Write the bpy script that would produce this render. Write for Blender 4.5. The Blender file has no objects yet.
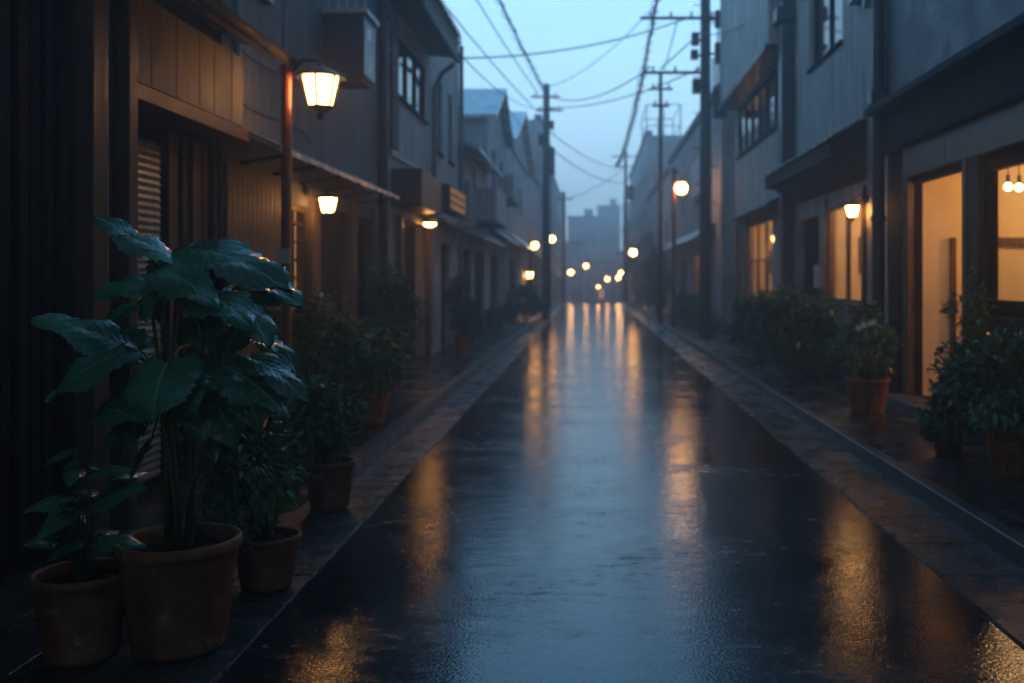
import bpy, bmesh, math, random
from mathutils import Vector, Matrix
R = math.radians
sc = bpy.context.scene
COL = sc.collection
OFF = {}                       # world position of every thing / part origin

# ------------------------------------------------------------------ object helpers
def thing(name, label, cat, loc=(0, 0, 0), group=None):
    o = bpy.data.objects.new(name, None); COL.objects.link(o)
    o.empty_display_size = .2
    o.location = loc; OFF[o] = Vector(loc)
    o['label'] = label; o['category'] = cat
    if group: o['group'] = group
    return o
def mesh_obj(name, bm, mat, parent=None, smooth=False, label=None):
    """link a bmesh (built in world coordinates) as ONE mesh object, its verts kept relative to its parent"""
    if parent is not None:
        bm.transform(Matrix.Translation(-OFF[parent]))
    me = bpy.data.meshes.new(name)
    bm.to_mesh(me); bm.free()
    if smooth:
        for p in me.polygons: p.use_smooth = True
    me.materials.append(mat)
    o = bpy.data.objects.new(name, me); COL.objects.link(o)
    if parent is not None:
        o.parent = parent; OFF[o] = OFF[parent].copy()
    else:
        OFF[o] = Vector((0, 0, 0))
    if label: o['label'] = label
    return o
def tag(o, label, cat, group=None, kind=None):
    if label: o['label'] = label
    if cat: o['category'] = cat
    if group: o['group'] = group
    if kind: o['kind'] = kind
    return o
def struct(name, bm, mat, label=None, smooth=False):
    o = mesh_obj(name, bm, mat, None, smooth); o['kind'] = 'structure'
    if label: o['label'] = label
    return o
def dup(root, delta, label):
    """copy of a thing with copies of its parts and sub-parts"""
    r = root.copy(); COL.objects.link(r)
    r.location = Vector(root.location) + Vector(delta); r['label'] = label
    for ch in list(root.children):
        c = ch.copy(); COL.objects.link(c); c.parent = r
        for g in ch.children:
            d = g.copy(); COL.objects.link(d); d.parent = c
    return r

# ------------------------------------------------------------------ shape helpers
def BM(): return bmesh.new()
def box(bm, x0, x1, y0, y1, z0, z1):
    x0, x1 = sorted((x0, x1)); y0, y1 = sorted((y0, y1)); z0, z1 = sorted((z0, z1))
    v = [bm.verts.new(p) for p in ((x0,y0,z0),(x1,y0,z0),(x1,y1,z0),(x0,y1,z0),(x0,y0,z1),(x1,y0,z1),(x1,y1,z1),(x0,y1,z1))]
    for f in ((3,2,1,0),(4,5,6,7),(0,1,5,4),(1,2,6,5),(2,3,7,6),(3,0,4,7)): bm.faces.new([v[i] for i in f])
def B(*a):
    bm = BM(); box(bm, *a); return bm
def bevel(bm, w, seg=2):
    bmesh.ops.bevel(bm, geom=list(bm.edges), offset=w, segments=seg, affect='EDGES', profile=.5)
    return bm
def quad(bm, *ps): bm.faces.new([bm.verts.new(p) for p in ps])
def prism_y(bm, xz, y0, y1):
    """polygon in (x,z) swept along y"""
    a = [bm.verts.new((x, y0, z)) for x, z in xz]; b = [bm.verts.new((x, y1, z)) for x, z in xz]
    n = len(xz)
    bm.faces.new(a); bm.faces.new(list(reversed(b)))
    for i in range(n): bm.faces.new((a[i], b[i], b[(i+1) % n], a[(i+1) % n]))
    bmesh.ops.recalc_face_normals(bm, faces=list(bm.faces))
def prism_x(bm, yz, x0, x1):
    a = [bm.verts.new((x0, y, z)) for y, z in yz]; b = [bm.verts.new((x1, y, z)) for y, z in yz]
    n = len(yz)
    bm.faces.new(a); bm.faces.new(list(reversed(b)))
    for i in range(n): bm.faces.new((a[i], b[i], b[(i+1) % n], a[(i+1) % n]))
    bmesh.ops.recalc_face_normals(bm, faces=list(bm.faces))
def tube(bm, pts, r, seg=8, r1=None, caps=True):
    pts = [Vector(p) for p in pts]; n = len(pts)
    rings = []; prev = None
    for i, p in enumerate(pts):
        d = (pts[min(i+1, n-1)] - pts[max(i-1, 0)]).normalized()
        if prev is None:
            u = d.orthogonal().normalized()
        else:
            u = (prev - d * prev.dot(d)).normalized()
        prev = u; w = d.cross(u)
        rr = r if r1 is None else r + (r1 - r) * i / (n - 1)
        rings.append([bm.verts.new(p + (u * math.cos(2*math.pi*k/seg) + w * math.sin(2*math.pi*k/seg)) * rr) for k in range(seg)])
    for a, b in zip(rings, rings[1:]):
        for k in range(seg): bm.faces.new((a[k], a[(k+1) % seg], b[(k+1) % seg], b[k]))
    if caps and seg > 2:
        bm.faces.new(list(reversed(rings[0]))); bm.faces.new(rings[-1])
def lathe(bm, c, prof, seg=28, close=False):
    rings = []
    for r, z in prof:
        rings.append([bm.verts.new((c[0] + r*math.cos(2*math.pi*k/seg), c[1] + r*math.sin(2*math.pi*k/seg), c[2] + z)) for k in range(seg)])
    for a, b in zip(rings, rings[1:]):
        for k in range(seg): bm.faces.new((a[k], a[(k+1) % seg], b[(k+1) % seg], b[k]))
    if close:
        bm.faces.new(list(reversed(rings[0]))); bm.faces.new(rings[-1])

# ------------------------------------------------------------------ materials
def new_mat(name):
    m = bpy.data.materials.new(name); m.use_nodes = True
    nt = m.node_tree; nt.nodes.clear()
    out = nt.nodes.new('ShaderNodeOutputMaterial')
    return m, nt, out
def N(nt, kind, **kw):
    n = nt.nodes.new(kind)
    for k, v in kw.items():
        if k in n.inputs: n.inputs[k].default_value = v
        else: setattr(n, k, v)
    return n
def ramp(nt, fac, stops):
    r = nt.nodes.new('ShaderNodeValToRGB'); e = r.color_ramp.elements
    while len(e) < len(stops): e.new(.5)
    for i, (p, c) in enumerate(stops):
        e[i].position = p; e[i].color = (*c, 1) if len(c) == 3 else c
    nt.links.new(fac, r.inputs[0]); return r
def coords(nt, scale=(1, 1, 1), space='Object'):
    tc = nt.nodes.new('ShaderNodeTexCoord'); mp = nt.nodes.new('ShaderNodeMapping')
    mp.inputs['Scale'].default_value = scale
    nt.links.new(tc.outputs[space], mp.inputs['Vector']); return mp.outputs['Vector']
def surf(name, col, rough=.6, var=.35, nscale=3, stretch=(1, 1, 1), bump=.15, bscale=40, spec=.5, metal=0, rvar=.15, stain=0, blotch=()):
    """painted / plastered / metal surface: mottled colour, uneven gloss, grain, optional rain streaks running down"""
    m, nt, out = new_mat(name); L = nt.links.new
    p = N(nt, 'ShaderNodeBsdfPrincipled', Metallic=metal)
    p.inputs['Specular IOR Level'].default_value = spec
    v = coords(nt, stretch)
    n1 = N(nt, 'ShaderNodeTexNoise', Scale=nscale, Detail=8, Roughness=.65); L(v, n1.inputs['Vector'])
    lo = tuple(c*(1-var) for c in col); hi = tuple(min(1, c*(1+var)) for c in col)
    cr = ramp(nt, n1.outputs['Fac'], [(.3, lo), (.7, hi)])
    c_out = cr.outputs['Color']
    if stain:
        v2 = coords(nt, (6, 6, .55))
        n2 = N(nt, 'ShaderNodeTexNoise', Scale=1.1, Detail=8, Roughness=.7, Distortion=.6); L(v2, n2.inputs['Vector'])
        r2 = ramp(nt, n2.outputs['Fac'], [(.38, (1-stain,)*3), (.62, (1, 1, 1))])
        mx = N(nt, 'ShaderNodeMix', data_type='RGBA', blend_type='MULTIPLY'); mx.inputs[0].default_value = 1
        L(c_out, mx.inputs[6]); L(r2.outputs['Color'], mx.inputs[7]); c_out = mx.outputs[2]
    for k, (bc, bs, lo_, hi_) in enumerate(blotch):        # lime bloom, moss and the like
        nb = N(nt, 'ShaderNodeTexNoise', Scale=bs, Detail=9, Roughness=.72); L(coords(nt, (1 + k*.3, 1, 1)), nb.inputs['Vector'])
        rb = ramp(nt, nb.outputs['Fac'], [(lo_, (0, 0, 0)), (hi_, (.85, .85, .85))])
        mb = N(nt, 'ShaderNodeMix', data_type='RGBA'); L(rb.outputs[0], mb.inputs[0]); L(c_out, mb.inputs[6]); mb.inputs[7].default_value = (*bc, 1); c_out = mb.outputs[2]
    L(c_out, p.inputs['Base Color'])
    rr = N(nt, 'ShaderNodeMapRange'); L(n1.outputs['Fac'], rr.inputs[0])
    rr.inputs[1].default_value = .3; rr.inputs[2].default_value = .7
    rr.inputs[3].default_value = max(.03, rough - rvar); rr.inputs[4].default_value = min(1, rough + rvar)
    L(rr.outputs[0], p.inputs['Roughness'])
    n3 = N(nt, 'ShaderNodeTexNoise', Scale=bscale, Detail=4); L(v, n3.inputs['Vector'])
    b = N(nt, 'ShaderNodeBump', Strength=bump, Distance=.01); L(n3.outputs['Fac'], b.inputs['Height'])
    L(b.outputs[0], p.inputs['Normal']); L(p.outputs[0], out.inputs[0])
    return m
def glow(name, col, strength, var=0, nscale=4, stretch=(1, 1, 1)):
    m, nt, out = new_mat(name); L = nt.links.new
    e = N(nt, 'ShaderNodeEmission', Strength=strength); e.inputs['Color'].default_value = (*col, 1)
    if var:
        n = N(nt, 'ShaderNodeTexNoise', Scale=nscale, Detail=3); L(coords(nt, stretch), n.inputs['Vector'])
        r = ramp(nt, n.outputs['Fac'], [(.3, tuple(c*(1-var) for c in col)), (.7, col)])
        L(r.outputs[0], e.inputs['Color'])
    L(e.outputs[0], out.inputs[0]); return m
def glass(name, tint=(.9, .95, 1)):
    m, nt, out = new_mat(name); L = nt.links.new
    t = N(nt, 'ShaderNodeBsdfTransparent'); t.inputs[0].default_value = (*tint, 1)
    g = N(nt, 'ShaderNodeBsdfGlossy', Roughness=.03)
    lw = N(nt, 'ShaderNodeLayerWeight', Blend=.5); pw = N(nt, 'ShaderNodeMath', operation='POWER'); pw.inputs[1].default_value = 5
    L(lw.outputs['Facing'], pw.inputs[0]); f = N(nt, 'ShaderNodeMath', operation='MULTIPLY_ADD'); f.inputs[1].default_value = .5; f.inputs[2].default_value = .03
    L(pw.outputs[0], f.inputs[0]); x = N(nt, 'ShaderNodeMixShader')
    L(f.outputs[0], x.inputs[0]); L(t.outputs[0], x.inputs[1]); L(g.outputs[0], x.inputs[2]); L(x.outputs[0], out.inputs[0])
    return m
def brickmat(name, c1, c2, mortar, bw, bh, rough=.6, msize=.012, bump=.5, swap=True):
    m, nt, out = new_mat(name); L = nt.links.new
    p = N(nt, 'ShaderNodeBsdfPrincipled', Roughness=rough)
    tc = nt.nodes.new('ShaderNodeTexCoord')
    vec = tc.outputs['Object']
    if swap:
        s = nt.nodes.new('ShaderNodeSeparateXYZ'); L(vec, s.inputs[0]); c = nt.nodes.new('ShaderNodeCombineXYZ')
        ad = N(nt, 'ShaderNodeMath', operation='ADD'); L(s.outputs[0], ad.inputs[0]); L(s.outputs[1], ad.inputs[1])
        L(ad.outputs[0], c.inputs[0]); L(s.outputs[2], c.inputs[1]); vec = c.outputs[0]
    b = N(nt, 'ShaderNodeTexBrick'); L(vec, b.inputs['Vector'])
    b.inputs['Color1'].default_value = (*c1, 1); b.inputs['Color2'].default_value = (*c2, 1); b.inputs['Mortar'].default_value = (*mortar, 1)
    b.inputs['Scale'].default_value = 1; b.inputs['Brick Width'].default_value = bw; b.inputs['Row Height'].default_value = bh
    b.inputs['Mortar Size'].default_value = msize; b.inputs['Mortar Smooth'].default_value = .3
    n = N(nt, 'ShaderNodeTexNoise', Scale=2.5, Detail=8, Roughness=.65); L(tc.outputs['Object'], n.inputs['Vector'])
    r = ramp(nt, n.outputs['Fac'], [(.3, (.55,)*3), (.7, (1.15,)*3)])
    mx = N(nt, 'ShaderNodeMix', data_type='RGBA', blend_type='MULTIPLY'); mx.inputs[0].default_value = 1
    L(b.outputs['Color'], mx.inputs[6]); L(r.outputs[0], mx.inputs[7]); L(mx.outputs[2], p.inputs['Base Color'])
    rr = N(nt, 'ShaderNodeMapRange'); L(n.outputs['Fac'], rr.inputs[0]); rr.inputs[1].default_value = .3; rr.inputs[2].default_value = .7
    rr.inputs[3].default_value = max(.05, rough-.2); rr.inputs[4].default_value = rough + .1; L(rr.outputs[0], p.inputs['Roughness'])
    n2 = N(nt, 'ShaderNodeTexNoise', Scale=60, Detail=4); L(tc.outputs['Object'], n2.inputs['Vector'])
    a = N(nt, 'ShaderNodeMath', operation='MULTIPLY_ADD'); a.inputs[1].default_value = -.8; L(b.outputs['Fac'], a.inputs[0]); L(n2.outputs['Fac'], a.inputs[2])
    bp = N(nt, 'ShaderNodeBump', Strength=bump, Distance=.006); L(a.outputs[0], bp.inputs['Height']); L(bp.outputs[0], p.inputs['Normal'])
    L(p.outputs[0], out.inputs[0]); return m
def wet_asphalt():
    m, nt, out = new_mat('wet_asphalt'); L = nt.links.new
    p = N(nt, 'ShaderNodeBsdfPrincipled', IOR=1.38)
    v = coords(nt, (1, 1, 1))
    vb = coords(nt, (.55, 1.0, 1))
    big = N(nt, 'ShaderNodeTexNoise', Scale=1.5, Detail=9, Roughness=.68, Distortion=.5); L(vb, big.inputs['Vector'])
    agg = N(nt, 'ShaderNodeTexNoise', Scale=66, Detail=2, Roughness=.55); L(v, agg.inputs['Vector'])
    c = ramp(nt, agg.outputs['Fac'], [(.3, (.010, .012, .015)), (.72, (.036, .040, .046))])
    pt = N(nt, 'ShaderNodeTexNoise', Scale=.45, Detail=3); L(v, pt.inputs['Vector'])
    pr = ramp(nt, pt.outputs['Fac'], [(.42, (.55, .55, .55)), (.47, (1, 1, 1))])          # older and newer surfacing
    vo = N(nt, 'ShaderNodeTexVoronoi', feature='DISTANCE_TO_EDGE', Scale=.55)
    wn = N(nt, 'ShaderNodeTexNoise', Scale=2.2, Detail=6); L(v, wn.inputs['Vector'])
    wv = N(nt, 'ShaderNodeMix', data_type='RGBA'); wv.inputs[0].default_value = .22; L(v, wv.inputs[6]); L(wn.outputs['Color'], wv.inputs[7]); L(wv.outputs[2], vo.inputs['Vector'])
    ck = ramp(nt, vo.outputs['Distance'], [(.0, (.72, .72, .72)), (.006, (1, 1, 1))])      # hairline cracks
    k1 = N(nt, 'ShaderNodeMix', data_type='RGBA', blend_type='MULTIPLY'); k1.inputs[0].default_value = 1; L(c.outputs[0], k1.inputs[6]); L(pr.outputs[0], k1.inputs[7])
    k2 = N(nt, 'ShaderNodeMix', data_type='RGBA', blend_type='MULTIPLY'); k2.inputs[0].default_value = 1; L(k1.outputs[2], k2.inputs[6]); L(ck.outputs[0], k2.inputs[7])
    L(k2.outputs[2], p.inputs['Base Color'])
    # film of water: smooth in the low places, rougher where the stones stand out
    r = N(nt, 'ShaderNodeMapRange'); L(big.outputs['Fac'], r.inputs[0]); r.inputs[1].default_value = .40; r.inputs[2].default_value = .70
    r.inputs[3].default_value = .03; r.inputs[4].default_value = .085
    prn = N(nt, 'ShaderNodeTexNoise', Scale=13, Detail=8, Roughness=.75); L(vb, prn.inputs['Vector'])
    am = N(nt, 'ShaderNodeMath', operation='MULTIPLY_ADD'); am.inputs[1].default_value = .75; L(big.outputs['Fac'], am.inputs[0]); L(prn.outputs['Fac'], am.inputs[2])
    proud = N(nt, 'ShaderNodeMapRange'); L(am.outputs[0], proud.inputs[0]); proud.inputs[1].default_value = .87; proud.inputs[2].default_value = 1.14      # stones standing clear of the water
    ra = N(nt, 'ShaderNodeMath', operation='MULTIPLY_ADD'); ra.inputs[1].default_value = .36; L(proud.outputs[0], ra.inputs[0]); L(r.outputs[0], ra.inputs[2]); L(ra.outputs[0], p.inputs['Roughness'])
    sp = N(nt, 'ShaderNodeMapRange'); L(proud.outputs[0], sp.inputs[0]); sp.inputs[3].default_value = .5; sp.inputs[4].default_value = .3; L(sp.outputs[0], p.inputs['Specular IOR Level'])
    wav = N(nt, 'ShaderNodeTexNoise', Scale=10, Detail=6, Roughness=.62); L(vb, wav.inputs['Vector'])
    st = N(nt, 'ShaderNodeMapRange'); L(big.outputs['Fac'], st.inputs[0]); st.inputs[1].default_value = .28; st.inputs[2].default_value = .72
    st.inputs[3].default_value = .28; st.inputs[4].default_value = .85
    b1 = N(nt, 'ShaderNodeBump', Distance=.0022); L(agg.outputs['Fac'], b1.inputs['Height']); L(st.outputs[0], b1.inputs['Strength'])
    b2 = N(nt, 'ShaderNodeBump', Strength=.13, Distance=.015); L(wav.outputs['Fac'], b2.inputs['Height']); L(b1.outputs[0], b2.inputs['Normal'])
    b3 = N(nt, 'ShaderNodeBump', Strength=.05, Distance=.004); L(ck.outputs[0], b3.inputs['Height']); L(b2.outputs[0], b3.inputs['Normal']); b2 = b3
    L(b2.outputs[0], p.inputs['Normal']); L(p.outputs[0], out.inputs[0]); return m
def leafmat(name, dark, light, rough=.35, scale=6, uv=False, spec=.5):
    m, nt, out = new_mat(name); L = nt.links.new
    p = N(nt, 'ShaderNodeBsdfPrincipled', Roughness=rough); p.inputs['Specular IOR Level'].default_value = spec
    n = N(nt, 'ShaderNodeTexNoise', Scale=scale, Detail=5); L(coords(nt), n.inputs['Vector'])
    r = ramp(nt, n.outputs['Fac'], [(.32, dark), (.68, light)]); c = r.outputs[0]
    if uv:   # midrib and side veins from the leaf's own u, v
        t = nt.nodes.new('ShaderNodeUVMap'); s = nt.nodes.new('ShaderNodeSeparateXYZ'); L(t.outputs[0], s.inputs[0])
        ab = N(nt, 'ShaderNodeMath', operation='ABSOLUTE'); L(s.outputs[1], ab.inputs[0])
        q = N(nt, 'ShaderNodeMath', operation='MULTIPLY_ADD'); q.inputs[1].default_value = -.42; L(ab.outputs[0], q.inputs[0]); L(s.outputs[0], q.inputs[2])
        q2 = N(nt, 'ShaderNodeMath', operation='MULTIPLY'); q2.inputs[1].default_value = 44; L(q.outputs[0], q2.inputs[0])
        sn = N(nt, 'ShaderNodeMath', operation='SINE'); L(q2.outputs[0], sn.inputs[0])
        side = ramp(nt, sn.outputs[0], [(.9, (0, 0, 0)), (.995, (.3, .3, .3))])
        mid = ramp(nt, ab.outputs[0], [(.02, (1, 1, 1)), (.06, (0, 0, 0))])
        mxv = N(nt, 'ShaderNodeMix', data_type='RGBA', blend_type='LIGHTEN'); mxv.inputs[0].default_value = 1
        L(side.outputs[0], mxv.inputs[6]); L(mid.outputs[0], mxv.inputs[7])
        mx = N(nt, 'ShaderNodeMix', data_type='RGBA'); L(mxv.outputs[2], mx.inputs[0]); L(c, mx.inputs[6])
        mx.inputs[7].default_value = (light[0]*1.7+.01, light[1]*1.5, light[2]*1.5, 1); c = mx.outputs[2]
        bp = N(nt, 'ShaderNodeBump', Strength=.16, Distance=.003); L(sn.outputs[0], bp.inputs['Height'])
        n2 = N(nt, 'ShaderNodeTexNoise', Scale=55, Detail=3); L(coords(nt), n2.inputs['Vector'])
        b2 = N(nt, 'ShaderNodeBump', Strength=.35, Distance=.005); L(n2.outputs['Fac'], b2.inputs['Height']); L(bp.outputs[0], b2.inputs['Normal'])
        L(b2.outputs[0], p.inputs['Normal'])
    L(c, p.inputs['Base Color']); L(p.outputs[0], out.inputs[0]); return m

M = dict(
    asphalt=wet_asphalt(),
    ground=surf('bare_ground', (.06, .055, .05), .7, nscale=2),
    paving=brickmat('wet_paving', (.040, .036, .033), (.030, .028, .026), (.014, .014, .014), .62, .62, rough=.30, msize=.012, swap=False),
    gutter=surf('gutter_concrete', (.045, .043, .041), .27, var=.45, nscale=4, bump=.35, bscale=70, rvar=.16),
    kerb=surf('kerb_stone', (.045, .045, .044), .40, var=.4, nscale=5, bump=.3, bscale=60),
    plaster_blue=surf('bluegrey_plaster', (.13, .135, .14), .75, spec=.3, nscale=1.6, bump=.25, bscale=90, stain=.45),
    plaster_pale=surf('pale_plaster', (.46, .455, .45), .75, var=.25, nscale=1.4, bump=.25, bscale=90, stain=.45),
    plaster_warm=surf('beige_plaster', (.42, .395, .36), .75, spec=.3, var=.25, nscale=1.6, bump=.3, bscale=80, stain=.42),
    plaster_dark=surf('dark_plaster', (.04, .04, .043), .7, spec=.3, nscale=2, bump=.3, bscale=70, stain=.4),
    concrete=surf('concrete_panel', (.12, .115, .11), .7, spec=.3, var=.4, nscale=2.2, bump=.3, bscale=60, stain=.5),
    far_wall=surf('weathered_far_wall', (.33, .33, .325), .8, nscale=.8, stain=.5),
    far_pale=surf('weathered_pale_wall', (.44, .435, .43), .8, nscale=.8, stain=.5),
    mist_wall=surf('haze_paled_wall', (.5, .5, .5), .8, nscale=.5, stain=.5),  # extra paleness stands in for thicker mist on the end walls
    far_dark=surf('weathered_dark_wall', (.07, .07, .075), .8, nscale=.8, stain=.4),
    room=surf('interior_plaster', (.72, .60, .42), .8, var=.12, nscale=1.5, bump=.1),
    brick=brickmat('grey_tile_cladding', (.085, .085, .09), (.065, .065, .07), (.04, .04, .04), .22, .065, rough=.6, msize=.006),
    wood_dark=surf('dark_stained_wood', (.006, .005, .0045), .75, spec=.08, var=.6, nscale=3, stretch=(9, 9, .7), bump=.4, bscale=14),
    wood_brown=surf('brown_wood', (.060, .030, .016), .55, spec=.25, var=.55, nscale=2.5, stretch=(10, 10, .8), bump=.4, bscale=14),
    wood_old=surf('old_wood', (.034, .026, .020), .65, spec=.25, var=.55, nscale=2.5, stretch=(9, 9, .8), bump=.45, bscale=14),
    wood_tan=surf('tan_boards', (.15, .10, .06), .6, spec=.25, var=.5, nscale=2.5, stretch=(9, 9, .8), bump=.4, bscale=14),
    wood_frame=surf('varnished_wood', (.10, .05, .022), .35, var=.5, nscale=3, stretch=(10, 10, .8), bump=.25, bscale=14),
    shutter=surf('shutter_metal', (.26, .28, .27), .5, var=.35, nscale=3, metal=.3, bump=.1, stain=.4),
    black_metal=surf('black_metal', (.013, .014, .016), .4, var=.4, nscale=8, metal=.2, bump=.1),
    eave_metal=surf('dull_eave_metal', (.02, .022, .026), .75, spec=.12),
    grey_metal=surf('grey_metal', (.2, .21, .22), .4, var=.35, nscale=6, metal=.5, bump=.1, stain=.4),
    blue_pipe=surf('dark_blue_pipe', (.022, .028, .04), .38, var=.35, nscale=5, bump=.1, stain=.35),
    rust=surf('red_oxide_paint', (.19, .045, .022), .42, var=.5, nscale=7, stretch=(1, 1, .4), bump=.25, bscale=40, stain=.4),
    roof_tile=brickmat('grey_roof_tile', (.09, .095, .105), (.07, .075, .085), (.03, .03, .035), .3, .26, rough=.3, msize=.02, swap=False),
    roof_sheet=surf('wet_roof_sheet', (.26, .28, .30), .25, nscale=3, metal=.2, bump=.1),
    pole=surf('utility_pole_concrete', (.05, .054, .06), .6, nscale=4, bump=.2, stain=.4),
    rubber=surf('cable_rubber', (.012, .013, .015), .5, bump=.05),
    ceramic=surf('insulator_ceramic', (.09, .09, .095), .25, bump=.05),
    terracotta=surf('terracotta', (.25, .090, .042), .65, spec=.3, blotch=(((.36, .29, .23), 9, .56, .70), ((.05, .06, .025), 6, .60, .72)), var=.5, nscale=5, bump=.35, bscale=55, stain=.45),
    soil=surf('wet_soil', (.016, .012, .009), .9, spec=.1, var=.6, nscale=30, bump=1, bscale=45),
    stem=surf('green_stem', (.045, .06, .022), .4, nscale=9, stretch=(1, 1, .3)),
    twig=surf('brown_twig', (.05, .035, .022), .6, nscale=9),
    leaf_big=leafmat('broad_leaf', (.016, .070, .034), (.07, .20, .105), .22, 3.2, uv=True, spec=.35),
    leaf_young=leafmat('young_leaf', (.05, .10, .02), (.08, .14, .03), .35, 9, uv=True),
    leaf_dark=leafmat('dark_leaf', (.034, .092, .044), (.075, .17, .085), .38, 5),
    leaf_mid=leafmat('mid_green_leaf', (.045, .125, .048), (.105, .22, .09), .4, 5),
    leaf_olive=leafmat('olive_leaf', (.07, .11, .03), (.16, .20, .06), .42, 5),
    leaf_fallen=leafmat('fallen_leaf', (.05, .035, .012), (.13, .075, .02), .35, 9),
    petal=surf('white_petal', (.7, .72, .72), .5, var=.1),
    pane=surf('dark_window_glass', (.012, .015, .018), .06, var=.3, nscale=2, bump=.02, bscale=3, rvar=.02, spec=.8),
    glass=glass('clear_glass'),
    sign_face=surf('sign_board', (.03, .022, .018), .5),
    white_metal=surf('pale_box_metal', (.45, .46, .46), .45, var=.2, nscale=4, bump=.05, stain=.3),
    lamp=glow('lamp_glass_glow', (1, .43, .105), 32),
    lamp_far=glow('street_lamp_glow', (1, .44, .115), 34),
    lamp_small=glow('wall_lamp_glow', (1, .45, .12), 36),
    bowl=glow('bowl_light_glow', (1, .42, .10), 26),
    bulb=glow('bulb_glow', (1, .48, .15), 130),
    room_bulb=glow('room_bulb_glow', (1, .49, .16), 210),
    cloth=surf('cream_cloth', (.55, .47, .36), .85, var=.15, bump=.1),
    lit_warm=glow('lit_curtain_warm', (1, .47, .14), .85, var=.55, nscale=2.5, stretch=(3, 3, .6)),
    lit_dim=glow('lit_curtain_dim', (1, .40, .10), .16, var=.7, nscale=2.5, stretch=(3, 3, .6)),
    sign_glow=glow('sign_stroke_glow', (1, .52, .24), .20, var=.5, nscale=9),  # tan writing given a faint glow of its own
)

# ------------------------------------------------------------------ terrain profile: flat, then the street runs downhill past 57 m
def gz(y):
    if y < 57: return 0
    t = min(1, (y - 57) / 48); return -2.6 * t * t * (3 - 2*t) * .9 - .0
YS = [-24, -12, -4, 0, 2, 4, 5.6, 6.2, 6.8, 7.1, 7.4, 7.7, 8, 10, 13, 17, 22, 28, 34, 40, 46, 52, 57, 60, 63, 66, 70, 75, 80, 86, 92, 98, 104, 112, 122]
def strip(bm, xa, xb, za, zb, ys=YS):
    """ribbon along the street between x=xa(y) and x=xb(y)"""
    f = lambda q, y: q(y) if callable(q) else q
    rows = [(bm.verts.new((f(xa, y), y, gz(y) + f(za, y))), bm.verts.new((f(xb, y), y, gz(y) + f(zb, y)))) for y in ys]
    for a, b in zip(rows, rows[1:]): bm.faces.new((a[0], a[1], b[1], b[0]))
bm = BM()
gx = [-90, -40, -20, -10, -4, 0, 4, 10, 20, 40, 90]
gy = [-24, 0, 20, 40, 57, 62, 68, 74, 80, 86, 92, 98, 104, 112, 122, 140, 170]
g = [[bm.verts.new((x, y, gz(y) - .06)) for x in gx] for y in gy]
for i in range(len(gy)-1):
    for j in range(len(gx)-1): bm.faces.new((g[i][j], g[i][j+1], g[i+1][j+1], g[i+1][j]))
struct('ground', bm, M['ground'])
bm = BM(); strip(bm, -1.40, 1.76, 0, 0); struct('road', bm, M['asphalt'], 'wet black asphalt lane')
def lift(y):            # the left kerb drops to nothing beside the near pots
    return 0 if y < 6.8 else 1 if y > 7.7 else (y - 6.8) / .9
bm = BM(); strip(bm, -5, -1.875, lambda y: .012 + .09*lift(y), lambda y: .012 + .09*lift(y)); struct('sidewalk', bm, M['paving'])
bm = BM(); strip(bm, 2.335, 6, .10, .10); struct('sidewalk', bm, M['paving'])
bm = BM()
strip(bm, -1.875, -1.755, lambda y: .016 + .105*lift(y), lambda y: .016 + .112*lift(y)); strip(bm, -1.755, -1.745, lambda y: .016 + .112*lift(y), -.02)
struct('kerb', bm, M['kerb'])
bm = BM(); strip(bm, 2.228, 2.335, .125, .112); strip(bm, 2.222, 2.228, .118, .125); strip(bm, 2.212, 2.222, -.02, .118); struct('kerb', bm, M['kerb'])
def gutter(x0, x1, ya, yb, seed):
    rnd = random.Random(seed); bm = BM(); y = ya
    while y < yb:
        l = .6 if y < 58 else 2.4
        z = .006 + rnd.uniform(0, .007)
        za, zb = gz(y), gz(y + l)
        v = [(x0 + rnd.uniform(-.006, .006), y + .006, za + z), (x1 + rnd.uniform(-.006, .006), y + .006, za + z), (x1, y + l - .008, zb + z), (x0, y + l - .008, zb + z)]
        lo = [(a, b, c - .06) for a, b, c in v]
        V = [bm.verts.new(q) for q in lo + v]
        for f in ((4,5,6,7),(0,1,5,4),(1,2,6,5),(2,3,7,6),(3,0,4,7)): bm.faces.new([V[i] for i in f])
        y += l
    struct('gutter', bm, M['gutter'])
gutter(-1.745, -1.398, -4, 112, 1); gutter(1.758, 2.215, -4, 112, 2)

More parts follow.
